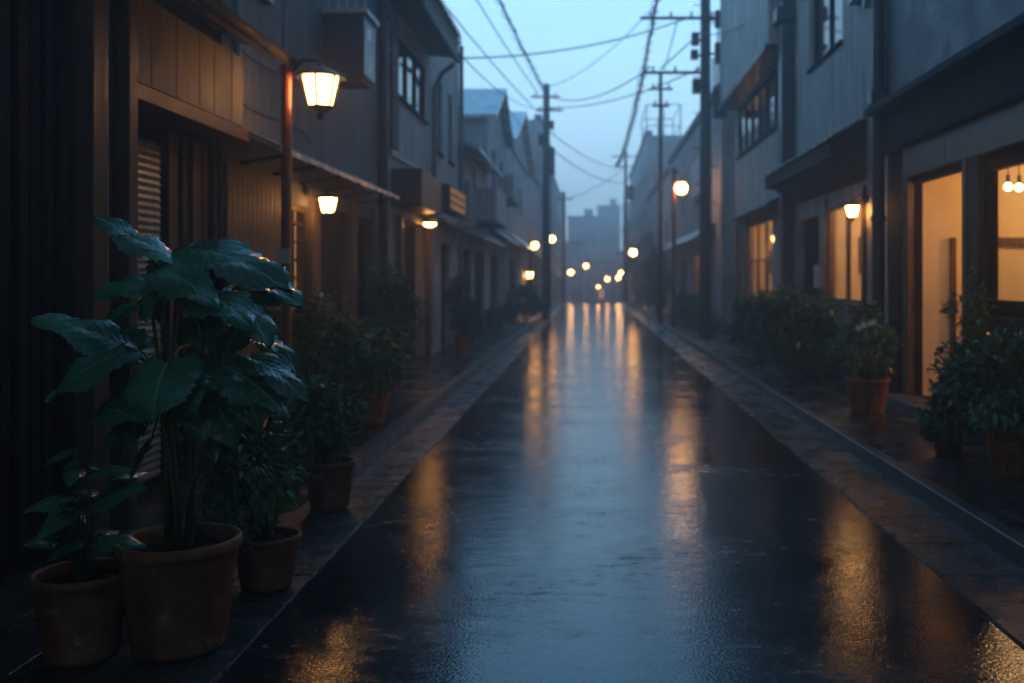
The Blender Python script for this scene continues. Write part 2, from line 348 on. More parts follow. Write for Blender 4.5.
# ------------------------------------------------------------------ buildings
def facade(bm, X, side, y0, y1, z0, z1, holes=(), depth=6, th=.22, roof=True):
    """street wall with real openings and reveals, then the sides, back and top of the volume"""
    ys = sorted({y0, y1, *[h[0] for h in holes], *[h[1] for h in holes]})
    zs = sorted({z0, z1, *[h[2] for h in holes], *[h[3] for h in holes]})
    for a, b in zip(ys, ys[1:]):
        for c, d in zip(zs, zs[1:]):
            my, mz = (a+b)/2, (c+d)/2
            if any(h[0] < my < h[1] and h[2] < mz < h[3] for h in holes): continue
            quad(bm, (X, a, c), (X, b, c), (X, b, d), (X, a, d))
    Xi = X + side*th
    for a, b, c, d in holes:
        quad(bm, (X,a,c),(Xi,a,c),(Xi,a,d),(X,a,d)); quad(bm, (X,b,c),(X,b,d),(Xi,b,d),(Xi,b,c))
        quad(bm, (X,a,c),(X,b,c),(Xi,b,c),(Xi,a,c)); quad(bm, (X,a,d),(Xi,a,d),(Xi,b,d),(X,b,d))
    Xb = X + side*depth
    quad(bm, (X,y0,z0),(Xb,y0,z0),(Xb,y0,z1),(X,y0,z1)); quad(bm, (X,y1,z0),(X,y1,z1),(Xb,y1,z1),(Xb,y1,z0))
    quad(bm, (Xb,y0,z0),(Xb,y1,z0),(Xb,y1,z1),(Xb,y0,z1))
    if roof: quad(bm, (X,y0,z1),(X,y1,z1),(Xb,y1,z1),(Xb,y0,z1))
    bmesh.ops.remove_doubles(bm, verts=list(bm.verts), dist=1e-4)
    bmesh.ops.recalc_face_normals(bm, faces=list(bm.faces))
    return bm
def lit_room(parent, X, side, y0, y1, z0, z1, depth=1.5, power='room_bulb'):
    """shallow plastered room behind a lit window: walls, back shelf, ceiling bulb"""
    xa, xb = X + side*.125, X + side*(.125+depth); a, b = y0-.25, y1+.06; c, d = max(.15, z0-.8), z1+.22
    bm = BM()
    quad(bm, (xb,a,c),(xb,b,c),(xb,b,d),(xb,a,d)); quad(bm, (xa,a,c),(xb,a,c),(xb,a,d),(xa,a,d)); quad(bm, (xa,b,c),(xb,b,c),(xb,b,d),(xa,b,d))
    quad(bm, (xa,a,c),(xa,b,c),(xb,b,c),(xb,a,c)); quad(bm, (xa,a,d),(xa,b,d),(xb,b,d),(xb,a,d))
    rm = mesh_obj('room', bm, M['room'], parent)
    bm = BM()
    for k in range(3): box(bm, xb-side*.22, xb-side*.004, a+.3, b-.3, c+.7+k*.45, c+.73+k*.45)
    mesh_obj('shelf', bm, M['wood_frame'], rm)
    mesh_obj('picture_frame', B(xa+side*.35, xa+side*.75, b-.03, b-.004, (c+d)/2, (c+d)/2+.55), M['wood_frame'], rm)
    bm = BM(); bmesh.ops.create_uvsphere(bm, u_segments=12, v_segments=8, radius=.08); bmesh.ops.translate(bm, verts=list(bm.verts), vec=((xa+xb)/2, (y0+y1)/2, d-.2))
    mesh_obj('ceiling_light', bm, M[power], rm, smooth=True)
    return rm
def window(parent, X, side, y0, y1, z0, z1, nv=1, nh=0, mat='wood_dark', pane='pane', lit=None, inset=.07, fw=.055, sill=True, label=None, bars=.03):
    """framed window set in its opening: window > pane, curtain, sill"""
    a, b, c, d = y0+.003, y1-.003, z0+.003, z1-.003
    xa, xb = X + side*inset, X + side*(inset+.07)
    bm = BM()
    box(bm, xa, xb, a, a+fw, c, d); box(bm, xa, xb, b-fw, b, c, d)
    box(bm, xa, xb, a+fw, b-fw, c, c+fw); box(bm, xa, xb, a+fw, b-fw, d-fw, d)
    for i in range(1, nv+1):
        y = a + (b-a)*i/(nv+1); box(bm, xa+side*.004, xb-side*.004, y-bars, y+bars, c+fw, d-fw)
    for i in range(1, nh+1):
        z = c + (d-c)*i/(nh+1)
        edges = [a+fw] + [q for k in range(1, nv+1) for q in (a+(b-a)*k/(nv+1)-bars, a+(b-a)*k/(nv+1)+bars)] + [b-fw]
        for e0, e1 in zip(edges[::2], edges[1::2]): box(bm, xa+side*.008, xb-side*.008, e0, e1, z-bars*.7, z+bars*.7)
    w = mesh_obj('window', bm, M[mat], parent, label=label)
    xg = X + side*(inset+.04)
    mesh_obj('pane', B(xg, xg+side*.006, a+fw*.5, b-fw*.5, c+fw*.5, d-fw*.5), M['glass' if lit else pane], w)
    if lit == 'room':
        lit_room(parent, X, side, y0, y1, z0, z1)
        bm = BM(); n = 16; xs = X + side*(inset+.17); yb = a + (b-a)*.34
        top = [bm.verts.new((xs + side*.03*math.sin(i*1.9), a + (yb-a)*i/n, d)) for i in range(n+1)]
        bot = [bm.verts.new((xs + side*.04*math.sin(i*1.9+.4), a + (yb-a)*i/n, c)) for i in range(n+1)]
        for i in range(n): bm.faces.new((top[i], top[i+1], bot[i+1], bot[i]))
        mesh_obj('curtain', bm, M['cloth'], w, smooth=True)
    elif lit:
        bm = BM(); n = max(6, int((b-a)/.05)); xs = X + side*(inset+.13)
        top = [bm.verts.new((xs + side*.018*math.sin(i*1.9), a + (b-a)*i/n, d)) for i in range(n+1)]
        bot = [bm.verts.new((xs + side*.03*math.sin(i*1.9+.3), a + (b-a)*i/n, c)) for i in range(n+1)]
        for i in range(n): bm.faces.new((top[i], top[i+1], bot[i+1], bot[i]))
        mesh_obj('curtain', bm, M[lit], w)
    if sill:
        mesh_obj('sill', B(X-side*.05, X+side*inset, y0-.04, y1+.04, z0-.05, z0-.004), M['grey_metal' if mat != 'wood_dark' else 'wood_dark'], w)
    return w
def door(parent, X, side, y0, y1, z0, z1, mat='wood_brown', panels=5, inset=.12, lit=None, label=None):
    xa = X + side*inset; bm = BM()
    box(bm, xa, xa+side*.05, y0+.003, y1-.003, z0, z1-.003)
    n = panels; w = (y1-y0-.02)/n
    for i in range(n): box(bm, xa-side*.018, xa-side*.0005, y0+.01+i*w+.012, y0+.01+(i+1)*w-.012, z0+.06, z1-.07)
    dd = mesh_obj('door', bm, M[mat], parent, label=label)
    bm = BM(); box(bm, xa-side*.06, xa-side*.02, y1-.16, y1-.12, z0+.85, z0+1.15); mesh_obj('handle', bm, M['black_metal'], dd)
    return dd
def downpipe(parent, x, y, z0, z1, r=.045, mat='blue_pipe', elbow=None):
    bm = BM(); pts = [(x, y, z0), (x, y, z1)]
    if elbow: pts += [(x + elbow[0]*.35, y + elbow[1]*.35, z1 + elbow[2]*.6), (x+elbow[0], y+elbow[1], z1+elbow[2])]
    tube(bm, pts, r, 12)
    z = z0 + .6
    while z < z1: tube(bm, [(x, y, z-.03), (x, y, z+.03)], r*1.25, 12); z += 1.5
    return mesh_obj('downpipe', bm, M[mat], parent, smooth=False)
def slab(parent, name, X0, X1, y0, y1, zA, zB, th, mat):
    """sloping awning or eave from the wall (X0, zA) out to its lip (X1, zB)"""
    bm = BM(); prism_y(bm, [(X0, zA), (X1, zB), (X1, zB-th), (X0, zA-th)], y0, y1)
    return mesh_obj(name, bm, M[mat], parent)
def gable(parent, X0, X1, y0, yr, y1, ze, zr, mat='roof_sheet', over=.25, wallmat='far_wall'):
    """roof with its ridge across the street"""
    t = .1; bm = BM()
    k = (zr-ze)/(yr-y0); k2 = (zr-ze)/(y1-yr)
    prism_x(bm, [(y0-over, ze-k*over), (yr, zr), (y1+over, ze-k2*over), (y1+over, ze-k2*over+t), (yr, zr+t), (y0-over, ze-k*over+t)], X0, X1)
    r = mesh_obj('roof', bm, M[mat], parent)
    bm = BM(); xs = X0 + (.25 if X1 > X0 else -.25)
    xw0, xw1 = (min(X0, X1)+.3, max(X0, X1)-.3)
    prism_x(bm, [(y0, ze-.02), (y1, ze-.02), (yr, zr-.03)], xw0, xw1)
    mesh_obj('gable_wall', bm, M[wallmat], parent)
    return r
Lf, Rt = -1, 1
# ---- left: dark slatted house in the foreground
h = thing('slatted_house', 'dark timber slatted house front beside the near pots', 'house', (-2.9, 2.3, 0))
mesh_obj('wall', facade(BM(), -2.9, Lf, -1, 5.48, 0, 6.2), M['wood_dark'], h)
bm = BM(); y = 2.2; i = 0
while y < 5.42:
    box(bm, -2.84 + (.015 if i % 3 == 0 else 0), -2.897, y, y+.075, .12, 3.9); y += .13; i += 1
mesh_obj('slat_screen', bm, M['wood_dark'], h)
mesh_obj('beam', B(-2.80, -2.897, 2.2, 5.45, 3.92, 4.12), M['wood_dark'], h)
mesh_obj('corner_post', bevel(B(-2.74, -2.92, 5.49, 5.66, 0.005, 5.6), .008), M['wood_brown'], h)
downpipe(h, -2.78, 5.705, .02, 3.25, .019, 'grey_metal')
bm = BM(); prism_y(bm, [(-2.42, 4.42), (-2.42, 4.30), (-2.5, 4.29), (-2.897, 4.40), (-2.897, 4.75)], -1, 5.62); mesh_obj('eave', bm, M['wood_dark'], h)  # unseen eave added overhead to block sky light from wall and pots
for k in range(9): mesh_obj('shade_rafter', B(-2.46, -2.895, .2 + k*.62, .28 + k*.62, 4.18, 4.285), M['wood_dark'], h)  # rafters belong to the added shading eave
h = thing('rear_house', 'dark house wall behind the viewpoint on the slatted side', 'house', (-2.9, -9, 0))
mesh_obj('wall', facade(BM(), -2.95, Lf, -18, -1.4, -.05, 6.5), M['plaster_dark'], h)

# ---- left: shuttered shop
h = thing('shuttered_shop', 'low shop with roller shutter and concrete panel fascia behind the broad leaved plant', 'shop', (-3.0, 6.9, 0))
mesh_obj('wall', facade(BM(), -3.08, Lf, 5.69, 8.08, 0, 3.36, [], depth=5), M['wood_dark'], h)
mesh_obj('pillar', bevel(B(-2.80, -3.077, 5.72, 5.86, .01, 3.3), .012), M['blue_pipe'], h)
mesh_obj('corner_post', bevel(B(-2.72, -3.077, 5.88, 6.0, .01, 3.25), .008), M['wood_brown'], h)
bm = BM(); nz = 44
for k in range(nz):       # corrugated curtain of the roller shutter
    z0, z1 = .1 + 2.35*k/nz, .1 + 2.35*(k+1)/nz; zm = (z0+z1)/2
    quad(bm, (-3.062, 6.3, z0), (-3.062, 7.08, z0), (-3.050, 7.08, zm), (-3.050, 6.3, zm))
    quad(bm, (-3.050, 6.3, zm), (-3.050, 7.08, zm), (-3.062, 7.08, z1), (-3.062, 6.3, z1))
bmesh.ops.remove_doubles(bm, verts=list(bm.verts), dist=1e-4)
mesh_obj('roller_shutter', bm, M['shutter'], h)
bm = BM(); y = 7.13; i = 0; rnd = random.Random(5)
while y < 7.98:
    w = rnd.choice((.09, .13, .11)); box(bm, -3.0 - rnd.uniform(0, .05), -3.077, y, y+w-.02, .12, 2.55); y += w + (.05 if i % 2 else 0); i += 1
mesh_obj('board_door', bm, M['wood_old'], h)
bm = BM(); ys_ = [6.02, 6.36, 6.75, 7.14, 7.42, 7.78, 8.06]
for a, b in zip(ys_, ys_[1:]): box(bm, -2.80, -2.95, a+.006, b-.006, 2.72, 3.27)
mesh_obj('fascia_panel', bm, M['concrete'], h)
mesh_obj('fascia_backing', B(-2.83, -3.07, 6.01, 8.06, 2.70, 3.29), M['wood_dark'], h)
mesh_obj('trim_beam', B(-2.76, -3.0, 6.01, 8.08, 2.60, 2.695), M['wood_brown'], h)
bm = BM(); prism_y(bm, [(-2.50, 3.33), (-5.6, 4.9), (-5.6, 4.8), (-2.62, 3.295), (-2.50, 3.25)], 5.5, 8.1); mesh_obj('roof', bm, M['roof_tile'], h)
bm = BM()
prof = [(-2.44 + .055*math.cos(a), 3.28 + .055*math.sin(a)) for a in [math.pi + i*math.pi/8 for i in range(9)]]
prism_y(bm, prof + [(-2.39, 3.29), (-2.49, 3.29)][:0] + [(-2.400, 3.285), (-2.480, 3.285)], 5.5, 8.13); gt = mesh_obj('eaves_gutter', bm, M['eave_metal'], h)

# ---- left: grey house with the long awning
h = thing('grey_awning_house', 'tall blue grey house with long awning behind the red lamp post', 'house', (-3.0, 11, 0))
holes = [(9.75, 10.6, .75, 2.25), (11.0, 12.4, .1, 2.3), (12.75, 13.6, .6, 2.3), (8.7, 9.25, 4.1, 5.6)]
mesh_obj('wall', facade(BM(), -3.0, Lf, 8.1, 14.3, 0, 7.2, holes), M['plaster_blue'], h)
window(h, -3.0, Lf, *holes[0], nv=1, nh=7, mat='wood_brown', lit='lit_warm', inset=.02, label='lattice window lit amber from inside', bars=.02)
window(h, -3.0, Lf, *holes[2], nv=0, nh=1, mat='wood_dark', label='narrow dark pane beside the door')
window(h, -3.0, Lf, *holes[3], nv=0, nh=1, mat='grey_metal')
door(h, -3.0, Lf, *holes[1], mat='wood_old', panels=7)
mesh_obj('skirting', B(-2.96, -2.998, 9.3, 10.95, .11, .70), M['wood_old'], h)
for y0, y1, z0 in ((8.14, 9.72, .11), (10.63, 10.97, .705), (12.43, 12.72, .11), (13.63, 14.02, .11)):
    bm = BM(); n = max(2, round((y1-y0)/.12))
    for k in range(n): box(bm, -2.965, -2.998, y0 + (y1-y0)*k/n + .004, y0 + (y1-y0)*(k+1)/n - .004, z0, 2.46)
    mesh_obj('board_cladding', bm, M['wood_tan'], h)
slab(h, 'awning', -2.995, -2.52, 8.12, 13.2, 2.80, 2.58, .05, 'roof_sheet')
for k in range(6):
    bm = BM(); tube(bm, [(-2.99, 8.5 + k*.9, 2.48), (-2.58, 8.5 + k*.9, 2.55)], .018, 6); mesh_obj('awning_bracket', bm, M['wood_dark'], h)
bx = mesh_obj('bay_box', bevel(B(-2.53, -2.996, 11.15, 11.75, 3.78, 4.46), .01), M['blue_pipe'], h, label='dark box bay high on the wall with pale ledge')
mesh_obj('ledge', B(-2.49, -2.995, 11.11, 11.79, 4.463, 4.52), M['white_metal'], bx)
bm = BM()
for k in range(5): tube(bm, [(-2.52 - k*.1, 11.15, 4.52), (-2.52 - k*.1, 11.15, 4.95)], .011, 6)
tube(bm, [(-2.98, 11.15, 4.95), (-2.50, 11.15, 4.95), (-2.50, 11.75, 4.95)], .014, 6); mesh_obj('railing', bm, M['white_metal'], bx)
mesh_obj('bay_floor', B(-2.56, -2.995, 11.18, 11.72, 3.72, 3.777), M['wood_brown'], bx)
downpipe(h, -2.93, 14.12, .11, 7.0, .065, 'blue_pipe')
downpipe(h, -2.95, 8.32, 2.85, 7.0, .03, 'grey_metal')
bm = BM()     # slack wires stapled across the wall
for z in (3.05, 3.5):
    tube(bm, [(-2.985, 8.2 + k*.5, z - .05*math.sin(k*1.3) - .012*k) for k in range(6)], .008, 5)
mesh_obj('wall_wire', bm, M['rubber'], h)

# ---- left: house with the deep eave and the lit porch
h = thing('deep_eave_house', 'house with deep dark eave and three pane upper window above a lit porch', 'house', (-2.9, 16, 0))
holes = [(15.05, 17.55, 4.25, 5.2), (14.95, 17.75, .1, 2.42)]
mesh_obj('wall', facade(BM(), -2.9, Lf, 14.32, 18.3, 0, 5.75, holes, th=.22), M['plaster_pale'], h)
window(h, -2.9, Lf, *holes[0], nv=2, mat='wood_dark', fw=.07, inset=.015)
bm = BM()
Xp = -3.75
quad(bm, (Xp,14.95,.1),(Xp,17.75,.1),(Xp,17.75,2.42),(Xp,14.95,2.42)); quad(bm, (-3.12,14.95,.1),(Xp,14.95,.1),(Xp,14.95,2.42),(-3.12,14.95,2.42))
quad(bm, (-3.12,17.75,.1),(Xp,17.75,.1),(Xp,17.75,2.42),(-3.12,17.75,2.42)); quad(bm, (-3.12,14.95,2.42),(-3.12,17.75,2.42),(Xp,17.75,2.42),(Xp,14.95,2.42))
quad(bm, (-3.12,14.95,.105),(-3.12,17.75,.105),(Xp,17.75,.105),(Xp,14.95,.105))
mesh_obj('porch', bm, M['wood_old'], h)
door(h, -3.63, Lf, 16.2, 17.2, .11, 2.15, mat='wood_brown', panels=4, inset=.06)
for y in (14.88, 17.5): mesh_obj('porch_post', bevel(B(-2.80, -2.897, y, y+.12, .11, 2.45), .006), M['wood_frame'], h)
bm = BM(); prism_y(bm, [(-2.40, 5.92), (-2.40, 5.40), (-2.44, 5.40), (-2.46, 5.48), (-2.898, 5.52), (-2.898, 5.95)], 14.2, 18.0); mesh_obj('eave', bm, M['plaster_dark'], h)
mesh_obj('fascia_board', B(-2.36, -2.397, 14.2, 18.0, 5.38, 5.56), M['concrete'], h)
bm = BM(); prism_y(bm, [(-2.34, 5.93), (-5.5, 7.1), (-8.8, 5.9), (-8.8, 5.8), (-5.5, 7.0), (-2.34, 5.85)], 14.15, 18.05); mesh_obj('roof', bm, M['roof_tile'], h)
mesh_obj('band', B(-2.86, -2.897, 14.35, 18.25, 3.28, 3.36), M['grey_metal'], h)
mesh_obj('dark_canopy', B(-2.45, -2.897, 14.5, 16.5, 2.55, 3.1), M['black_metal'], h)
slab(h, 'awning', -2.898, -2.42, 16.52, 18.25, 2.60, 2.48, .05, 'black_metal')
bm = BM()     # ribbed corner cladding
for k in range(28): box(bm, -2.845, -2.897, 14.34, 14.82, 3.4 + k*.075, 3.455 + k*.075)
mesh_obj('corner_cladding', bm, M['concrete'], h)
downpipe(h, -2.83, 18.12, 3.0, 4.95, .045, 'grey_metal', elbow=(.36, 0, .45))
mesh_obj('meter_box', bevel(B(-2.80, -2.897, 18.0, 18.22, 1.4, 1.75), .01), M['white_metal'], h)
tag_sign = thing('shop_sign', 'tan lettered sign board over the lit porch', 'sign', (-2.45, 17.9, 2.62))
mesh_obj('board', bevel(B(-2.36, -2.60, 16.75, 18.9, 2.64, 3.09), .01), M['sign_face'], tag_sign)
bm = BM(); rnd = random.Random(9)
for row in range(3):
    z = 2.69 + row*.13; y = 16.82
    while y < 18.75:
        w = rnd.uniform(.06, .13)
        box(bm, -2.345, -2.359, y, y+w, z, z+.028); box(bm, -2.345, -2.359, y+w*.3, y+w*.45, z+.029, z+.06); box(bm, -2.345, -2.359, y, y+w*.9, z+.061, z+.085)
        y += w + .02
mesh_obj('writing', bm, M['sign_glow'], tag_sign, label='three rows of worn illegible tan writing, given a faint glow')
for y in (17.1, 18.2): mesh_obj('bracket', B(-2.601, -2.895, y, y+.04, 2.82, 2.86), M['black_metal'], tag_sign)

h = thing('narrow_house', 'narrow pale house with two slit windows beside the deep eave', 'house', (-2.9, 20, 0))
holes = [(18.9, 19.5, 3.9, 5.3), (20.4, 21.0, 3.9, 5.3), (19.4, 20.6, .1, 2.2)]
mesh_obj('wall', facade(BM(), -2.9, Lf, 18.32, 22, 0, 6.65, holes), M['plaster_pale'], h)
window(h, -2.9, Lf, *holes[0], nv=0, nh=1); window(h, -2.9, Lf, *holes[1], nv=0, nh=1); door(h, -2.9, Lf, *holes[2], mat='wood_dark')
mesh_obj('parapet', B(-2.84, -3.1, 18.3, 22.03, 6.653, 6.85), M['roof_tile'], h)
downpipe(h, -2.83, 21.9, .11, 6.6, .05, 'grey_metal'); slab(h, 'awning', -2.898, -2.5, 19.1, 21.8, 2.65, 2.5, .05, 'black_metal')

h = thing('low_plaster_house', 'low pale plaster house with dark awning before the gabled house', 'house', (-2.9, 25, 0))
holes = [(23, 24, 2.9, 3.8), (25.4, 26.6, 2.9, 3.8), (22.6, 24.4, .1, 2.2), (25, 27.4, .1, 2.2)]
mesh_obj('wall', facade(BM(), -2.9, Lf, 22.05, 28, 0, 4.4, holes), M['plaster_pale'], h)
for q in holes[:2]: window(h, -2.9, Lf, *q, mat='grey_metal')
door(h, -2.9, Lf, *holes[2], mat='wood_dark'); window(h, -2.9, Lf, *holes[3], nv=3, sill=False)
slab(h, 'awning', -2.898, -2.35, 22.3, 27.8, 2.75, 2.4, .06, 'black_metal')
slab(h, 'roof', -3.6, -2.45, 22.0, 28.05, 4.75, 4.42, .1, 'roof_sheet')
mesh_obj('panel', B(-2.8, -2.897, 24.6, 25.0, 2.8, 4.2), M['white_metal'], h)

bl = mesh_obj('balcony', B(-2.32, -2.897, 24.7, 27.5, 2.86, 2.94), M['concrete'], h)
bm = BM(); box(bm, -2.32, -2.36, 24.7, 27.5, 2.943, 3.75); box(bm, -2.362, -2.895, 24.7, 24.74, 2.943, 3.75); box(bm, -2.362, -2.895, 27.46, 27.5, 2.943, 3.75); mesh_obj('balcony_panel', bm, M['white_metal'], bl)
bm = BM(); tube(bm, [(-2.34, 24.7, 3.8), (-2.34, 27.5, 3.8)], .025, 6); mesh_obj('balcony_rail', bm, M['grey_metal'], bl)
h = thing('gabled_house', 'gabled house with pale wet roof slope beyond the low plaster house', 'house', (-2.9, 31, 0))
holes = [(29.5, 30.5, 4.3, 5.3), (32, 33, 4.3, 5.3), (29, 31.4, .1, 2.2)]
mesh_obj('wall', facade(BM(), -2.9, Lf, 28.05, 34, 0, 6.05, holes, roof=False), M['far_wall'], h)
for q in holes[:2]: window(h, -2.9, Lf, *q, nv=1, mat='grey_metal')
door(h, -2.9, Lf, *holes[2], mat='wood_dark')
gable(h, -2.6, -9, 28.05, 31, 34, 6.08, 7.3); slab(h, 'awning', -2.898, -2.3, 28.4, 33.6, 3.0, 2.6, .06, 'black_metal')
bl = mesh_obj('balcony', B(-2.4, -2.897, 31.2, 33.7, 3.9, 3.98), M['concrete'], h)
bm = BM(); box(bm, -2.4, -2.44, 31.2, 33.7, 3.983, 4.75); box(bm, -2.442, -2.895, 31.2, 31.24, 3.983, 4.75); mesh_obj('balcony_panel', bm, M['far_pale'], bl)
mesh_obj('chimney_vent', B(-3.9, -4.4, 27.85, 28.045, 5.0, 5.5), M['white_metal'], h)

h = thing('second_gabled_house', 'taller gabled house standing behind the leaning wires and utility pole', 'house', (-2.9, 40, 0))
holes = [(35.5, 36.7, 4.2, 5.2), (38, 39.2, 4.2, 5.2), (41, 42.2, 4.2, 5.2), (36, 39, .1, 2.3)]
mesh_obj('wall', facade(BM(), -2.9, Lf, 34.05, 46, 0, 6.2, holes, roof=False), M['far_pale'], h)
for q in holes[:3]: window(h, -2.9, Lf, *q, nv=1, mat='grey_metal')
window(h, -2.9, Lf, *holes[3], nv=3, lit='lit_dim', sill=False)
gable(h, -2.5, -9, 34.05, 39.5, 46, 6.23, 8.0); slab(h, 'awning', -2.898, -2.2, 34.4, 45.6, 3.1, 2.6, .06, 'roof_tile')

def far_block(name, label, X, side, y0, y1, ztop, mat, cols, rows, depth=9, lit=(), z_first=3.2, zw=1.1, roofcap=True):
    zb = gz(y1) - .3
    h = thing(name, label, 'building', (X, (y0+y1)/2, zb))
    w = (y1-y0)/cols; holes = []
    for r_ in range(rows):
        for c in range(cols):
            z = gz(y0) + z_first + r_*(ztop - z_first - .6)/max(1, rows); holes.append((y0 + w*c + w*.25, y0 + w*c + w*.78, z, z+zw))
    gh = (y0 + .8, y0 + (y1-y0)*.45, gz(y0) + .1, gz(y0)+2.3); gh2 = (y0 + (y1-y0)*.55, y1 - .8, gz(y0)+.1, gz(y0)+2.3)
    mesh_obj('wall', facade(BM(), X, side, y0, y1, zb, ztop, holes + [gh, gh2], depth=depth), M[mat], h)
    for i, q in enumerate(holes): window(h, X, side, *q, nv=1, mat='grey_metal', lit='lit_warm' if i in lit else None)
    window(h, X, side, *gh, nv=2, mat='wood_dark', lit='lit_warm' if -1 in lit else None, sill=False); door(h, X, side, *gh2, mat='wood_dark')
    slab(h, 'awning', X-side*.002, X-side*.6, y0+.3, y1-.3, gz(y0)+2.9, gz(y0)+2.55, .06, 'black_metal')
    if roofcap: mesh_obj('parapet', B(X-side*.12, X+side*.3, y0, y1, ztop+.003, ztop+.3), M['far_dark'], h)
    return h
far_block('townhouse', 'small flat roofed townhouse beyond the left utility pole', -2.9, Lf, 46.05, 57, 6.6, 'far_wall', 4, 1)
h = far_block('apartment_building', 'tall grey apartment building far along the left row', -2.9, Lf, 57.1, 78, 10.6, 'far_wall', 6, 3)
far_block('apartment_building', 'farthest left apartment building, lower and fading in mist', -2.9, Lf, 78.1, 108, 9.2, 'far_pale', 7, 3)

# ---- right: corner shop with the lit doorway
h = thing('corner_shop', 'nearest right shop with glowing doorway, wooden frame and tile clad upper wall', 'shop', (3.6, 7, 0))
holes = [(6.7, 9.06, 1.22, 2.55), (9.46, 11.05, .2, 2.55)]
bm = facade(BM(), 3.6, Rt, 3.0, 12.0, 0, 3.0, holes, depth=6, roof=False, th=.09)
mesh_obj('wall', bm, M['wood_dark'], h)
bm = facade(BM(), 3.52, Rt, -8, 12.0, 3.5, 7.4, [(6.4, 7.9, 4.7, 6.1)]); mesh_obj('upper_wall', bm, M['brick'], h)
window(h, 3.52, Rt, 6.4, 7.9, 4.7, 6.1, nv=1, mat='grey_metal')
mesh_obj('side_wall', facade(BM(), 3.62, Rt, -8, 2.99, 0, 3.4), M['plaster_dark'], h)
mesh_obj('fascia', B(3.46, 3.9, -8, 11.98, 2.97, 3.44), M['wood_dark'], h)
mesh_obj('cornice', bevel(B(3.30, 3.9, -8, 12.02, 3.443, 3.53), .012), M['eave_metal'], h)
bm = BM(); x0 = 3.84   # the room inside: plaster walls, ceiling and floor
def room(bm, x0, x1, y0, y1, z0, z1):
    quad(bm, (x1,y0,z0),(x1,y1,z0),(x1,y1,z1),(x1,y0,z1)); quad(bm, (x0,y1,z0),(x1,y1,z0),(x1,y1,z1),(x0,y1,z1))
    quad(bm, (x0,y0,z0),(x1,y0,z0),(x1,y0,z1),(x0,y0,z1)); quad(bm, (x0,y0,z1),(x1,y0,z1),(x1,y1,z1),(x0,y1,z1))
room(bm, 3.70, 6.6, 5.6, 11.07, .19, 2.75); mesh_obj('room', bm, M['room'], h)
bm = BM(); quad(bm, (3.61,5.6,.195),(6.6,5.6,.195),(6.6,11.07,.195),(3.61,11.07,.195)); mesh_obj('room_floor', bm, M['wood_brown'], h)
for y0, y1 in ((9.36, 9.455), (11.055, 11.25)): mesh_obj('door_jamb', B(3.53, 3.695, y0, y1, .2, 2.62), M['wood_frame'], h)
mesh_obj('lintel', B(3.53, 3.695, 6.5, 11.25, 2.625, 2.95), M['wood_frame'], h)
w = window(h, 3.6, Rt, *holes[0], nv=0, nh=0, mat='wood_dark', lit=None, pane='glass', inset=.012, fw=.08, sill=True, label='shop window with two warm bulbs showing inside')
mesh_obj('dado_panel', B(3.55, 3.597, 6.5, 9.35, .12, 1.16), M['blue_pipe'], h)
mesh_obj('window_post', bevel(B(3.54, 3.694, 9.08, 9.35, .12, 2.62), .008), M['wood_old'], h)
mesh_obj('doorstep', bevel(B(3.28, 3.62, 9.3, 11.3, .09, .20), .012), M['kerb'], h)
bm = BM(); box(bm, 4.0, 4.06, 11.03, 11.066, .2, 1.95); box(bm, 4.30, 4.42, 11.02, 11.066, .2, 2.7); box(bm, 5.05, 5.12, 11.02, 11.066, .2, 2.7)
box(bm, 4.425, 5.045, 11.025, 11.066, 1.86, 1.95); box(bm, 4.425, 5.045, 11.025, 11.066, .9, 1.06); mesh_obj('wall_panelling', bm, M['wood_frame'], h)
downpipe(h, 3.44, 11.88, .11, 7.3, .075, 'blue_pipe')
mesh_obj('rain_hopper', bevel(B(3.33, 3.515, 11.77, 11.99, 3.56, 3.74), .015), M['blue_pipe'], h)
for lab, x, y, z in (('left of the two bare bulbs inside the shop window', 4.22, 10.05, 2.42), ('right of the two bare bulbs inside the shop window', 4.31, 10.0, 2.41),
                     ('unseen warm bulb added deep in the shop room to brighten it', 5.9, 10.4, 2.5)):  # last bulb is an added, unseen light that brightens the room
    t = thing('pendant_lamp', lab, 'lamp', (x, y, z), 'pendant bulbs in the corner shop')
    bm = BM(); tube(bm, [(x, y, z+.05), (x, y, 2.74)], .006, 6); mesh_obj('cord', bm, M['rubber'], t)
    bm = BM(); bmesh.ops.create_uvsphere(bm, u_segments=12, v_segments=8, radius=.036 if x < 4.9 else .13); bmesh.ops.translate(bm, verts=list(bm.verts), vec=(x, y, z))
    mesh_obj('bulb', bm, M['bulb'], t, smooth=True)
    bm = BM(); tube(bm, [(x, y, z+.05), (x, y, z+.12)], .022, 8); mesh_obj('socket', bm, M['black_metal'], t)

# ---- right: house with the dark canopy and the lamp by its window
h = thing('canopy_house', 'grey plaster house with dark canopy and amber window by the thick blue pipe', 'house', (3.6, 15, 0))
holes = [(13.05, 15.05, 1.15, 2.56), (14.2, 16.3, 4.9, 6.3), (15.55, 17.2, .1, 2.5), (12.35, 12.7, 1.0, 2.4)][:3]
mesh_obj('wall', facade(BM(), 3.6, Rt, 12.05, 17.9, 0, 7.6, holes, th=.12), M['plaster_warm'], h)
window(h, 3.6, Rt, *holes[0], nv=1, nh=0, mat='wood_frame', lit='room', label='amber lit two pane window', inset=.012, fw=.045, bars=.022)
window(h, 3.6, Rt, *holes[1], nv=1, mat='wood_dark'); door(h, 3.6, Rt, *holes[2], mat='wood_dark', panels=8)
bm = BM(); prism_y(bm, [(3.597, 3.58), (3.12, 3.30), (3.12, 3.08), (3.3, 3.06), (3.597, 2.78)], 12.95, 17.75); mesh_obj('canopy', bm, M['eave_metal'], h)
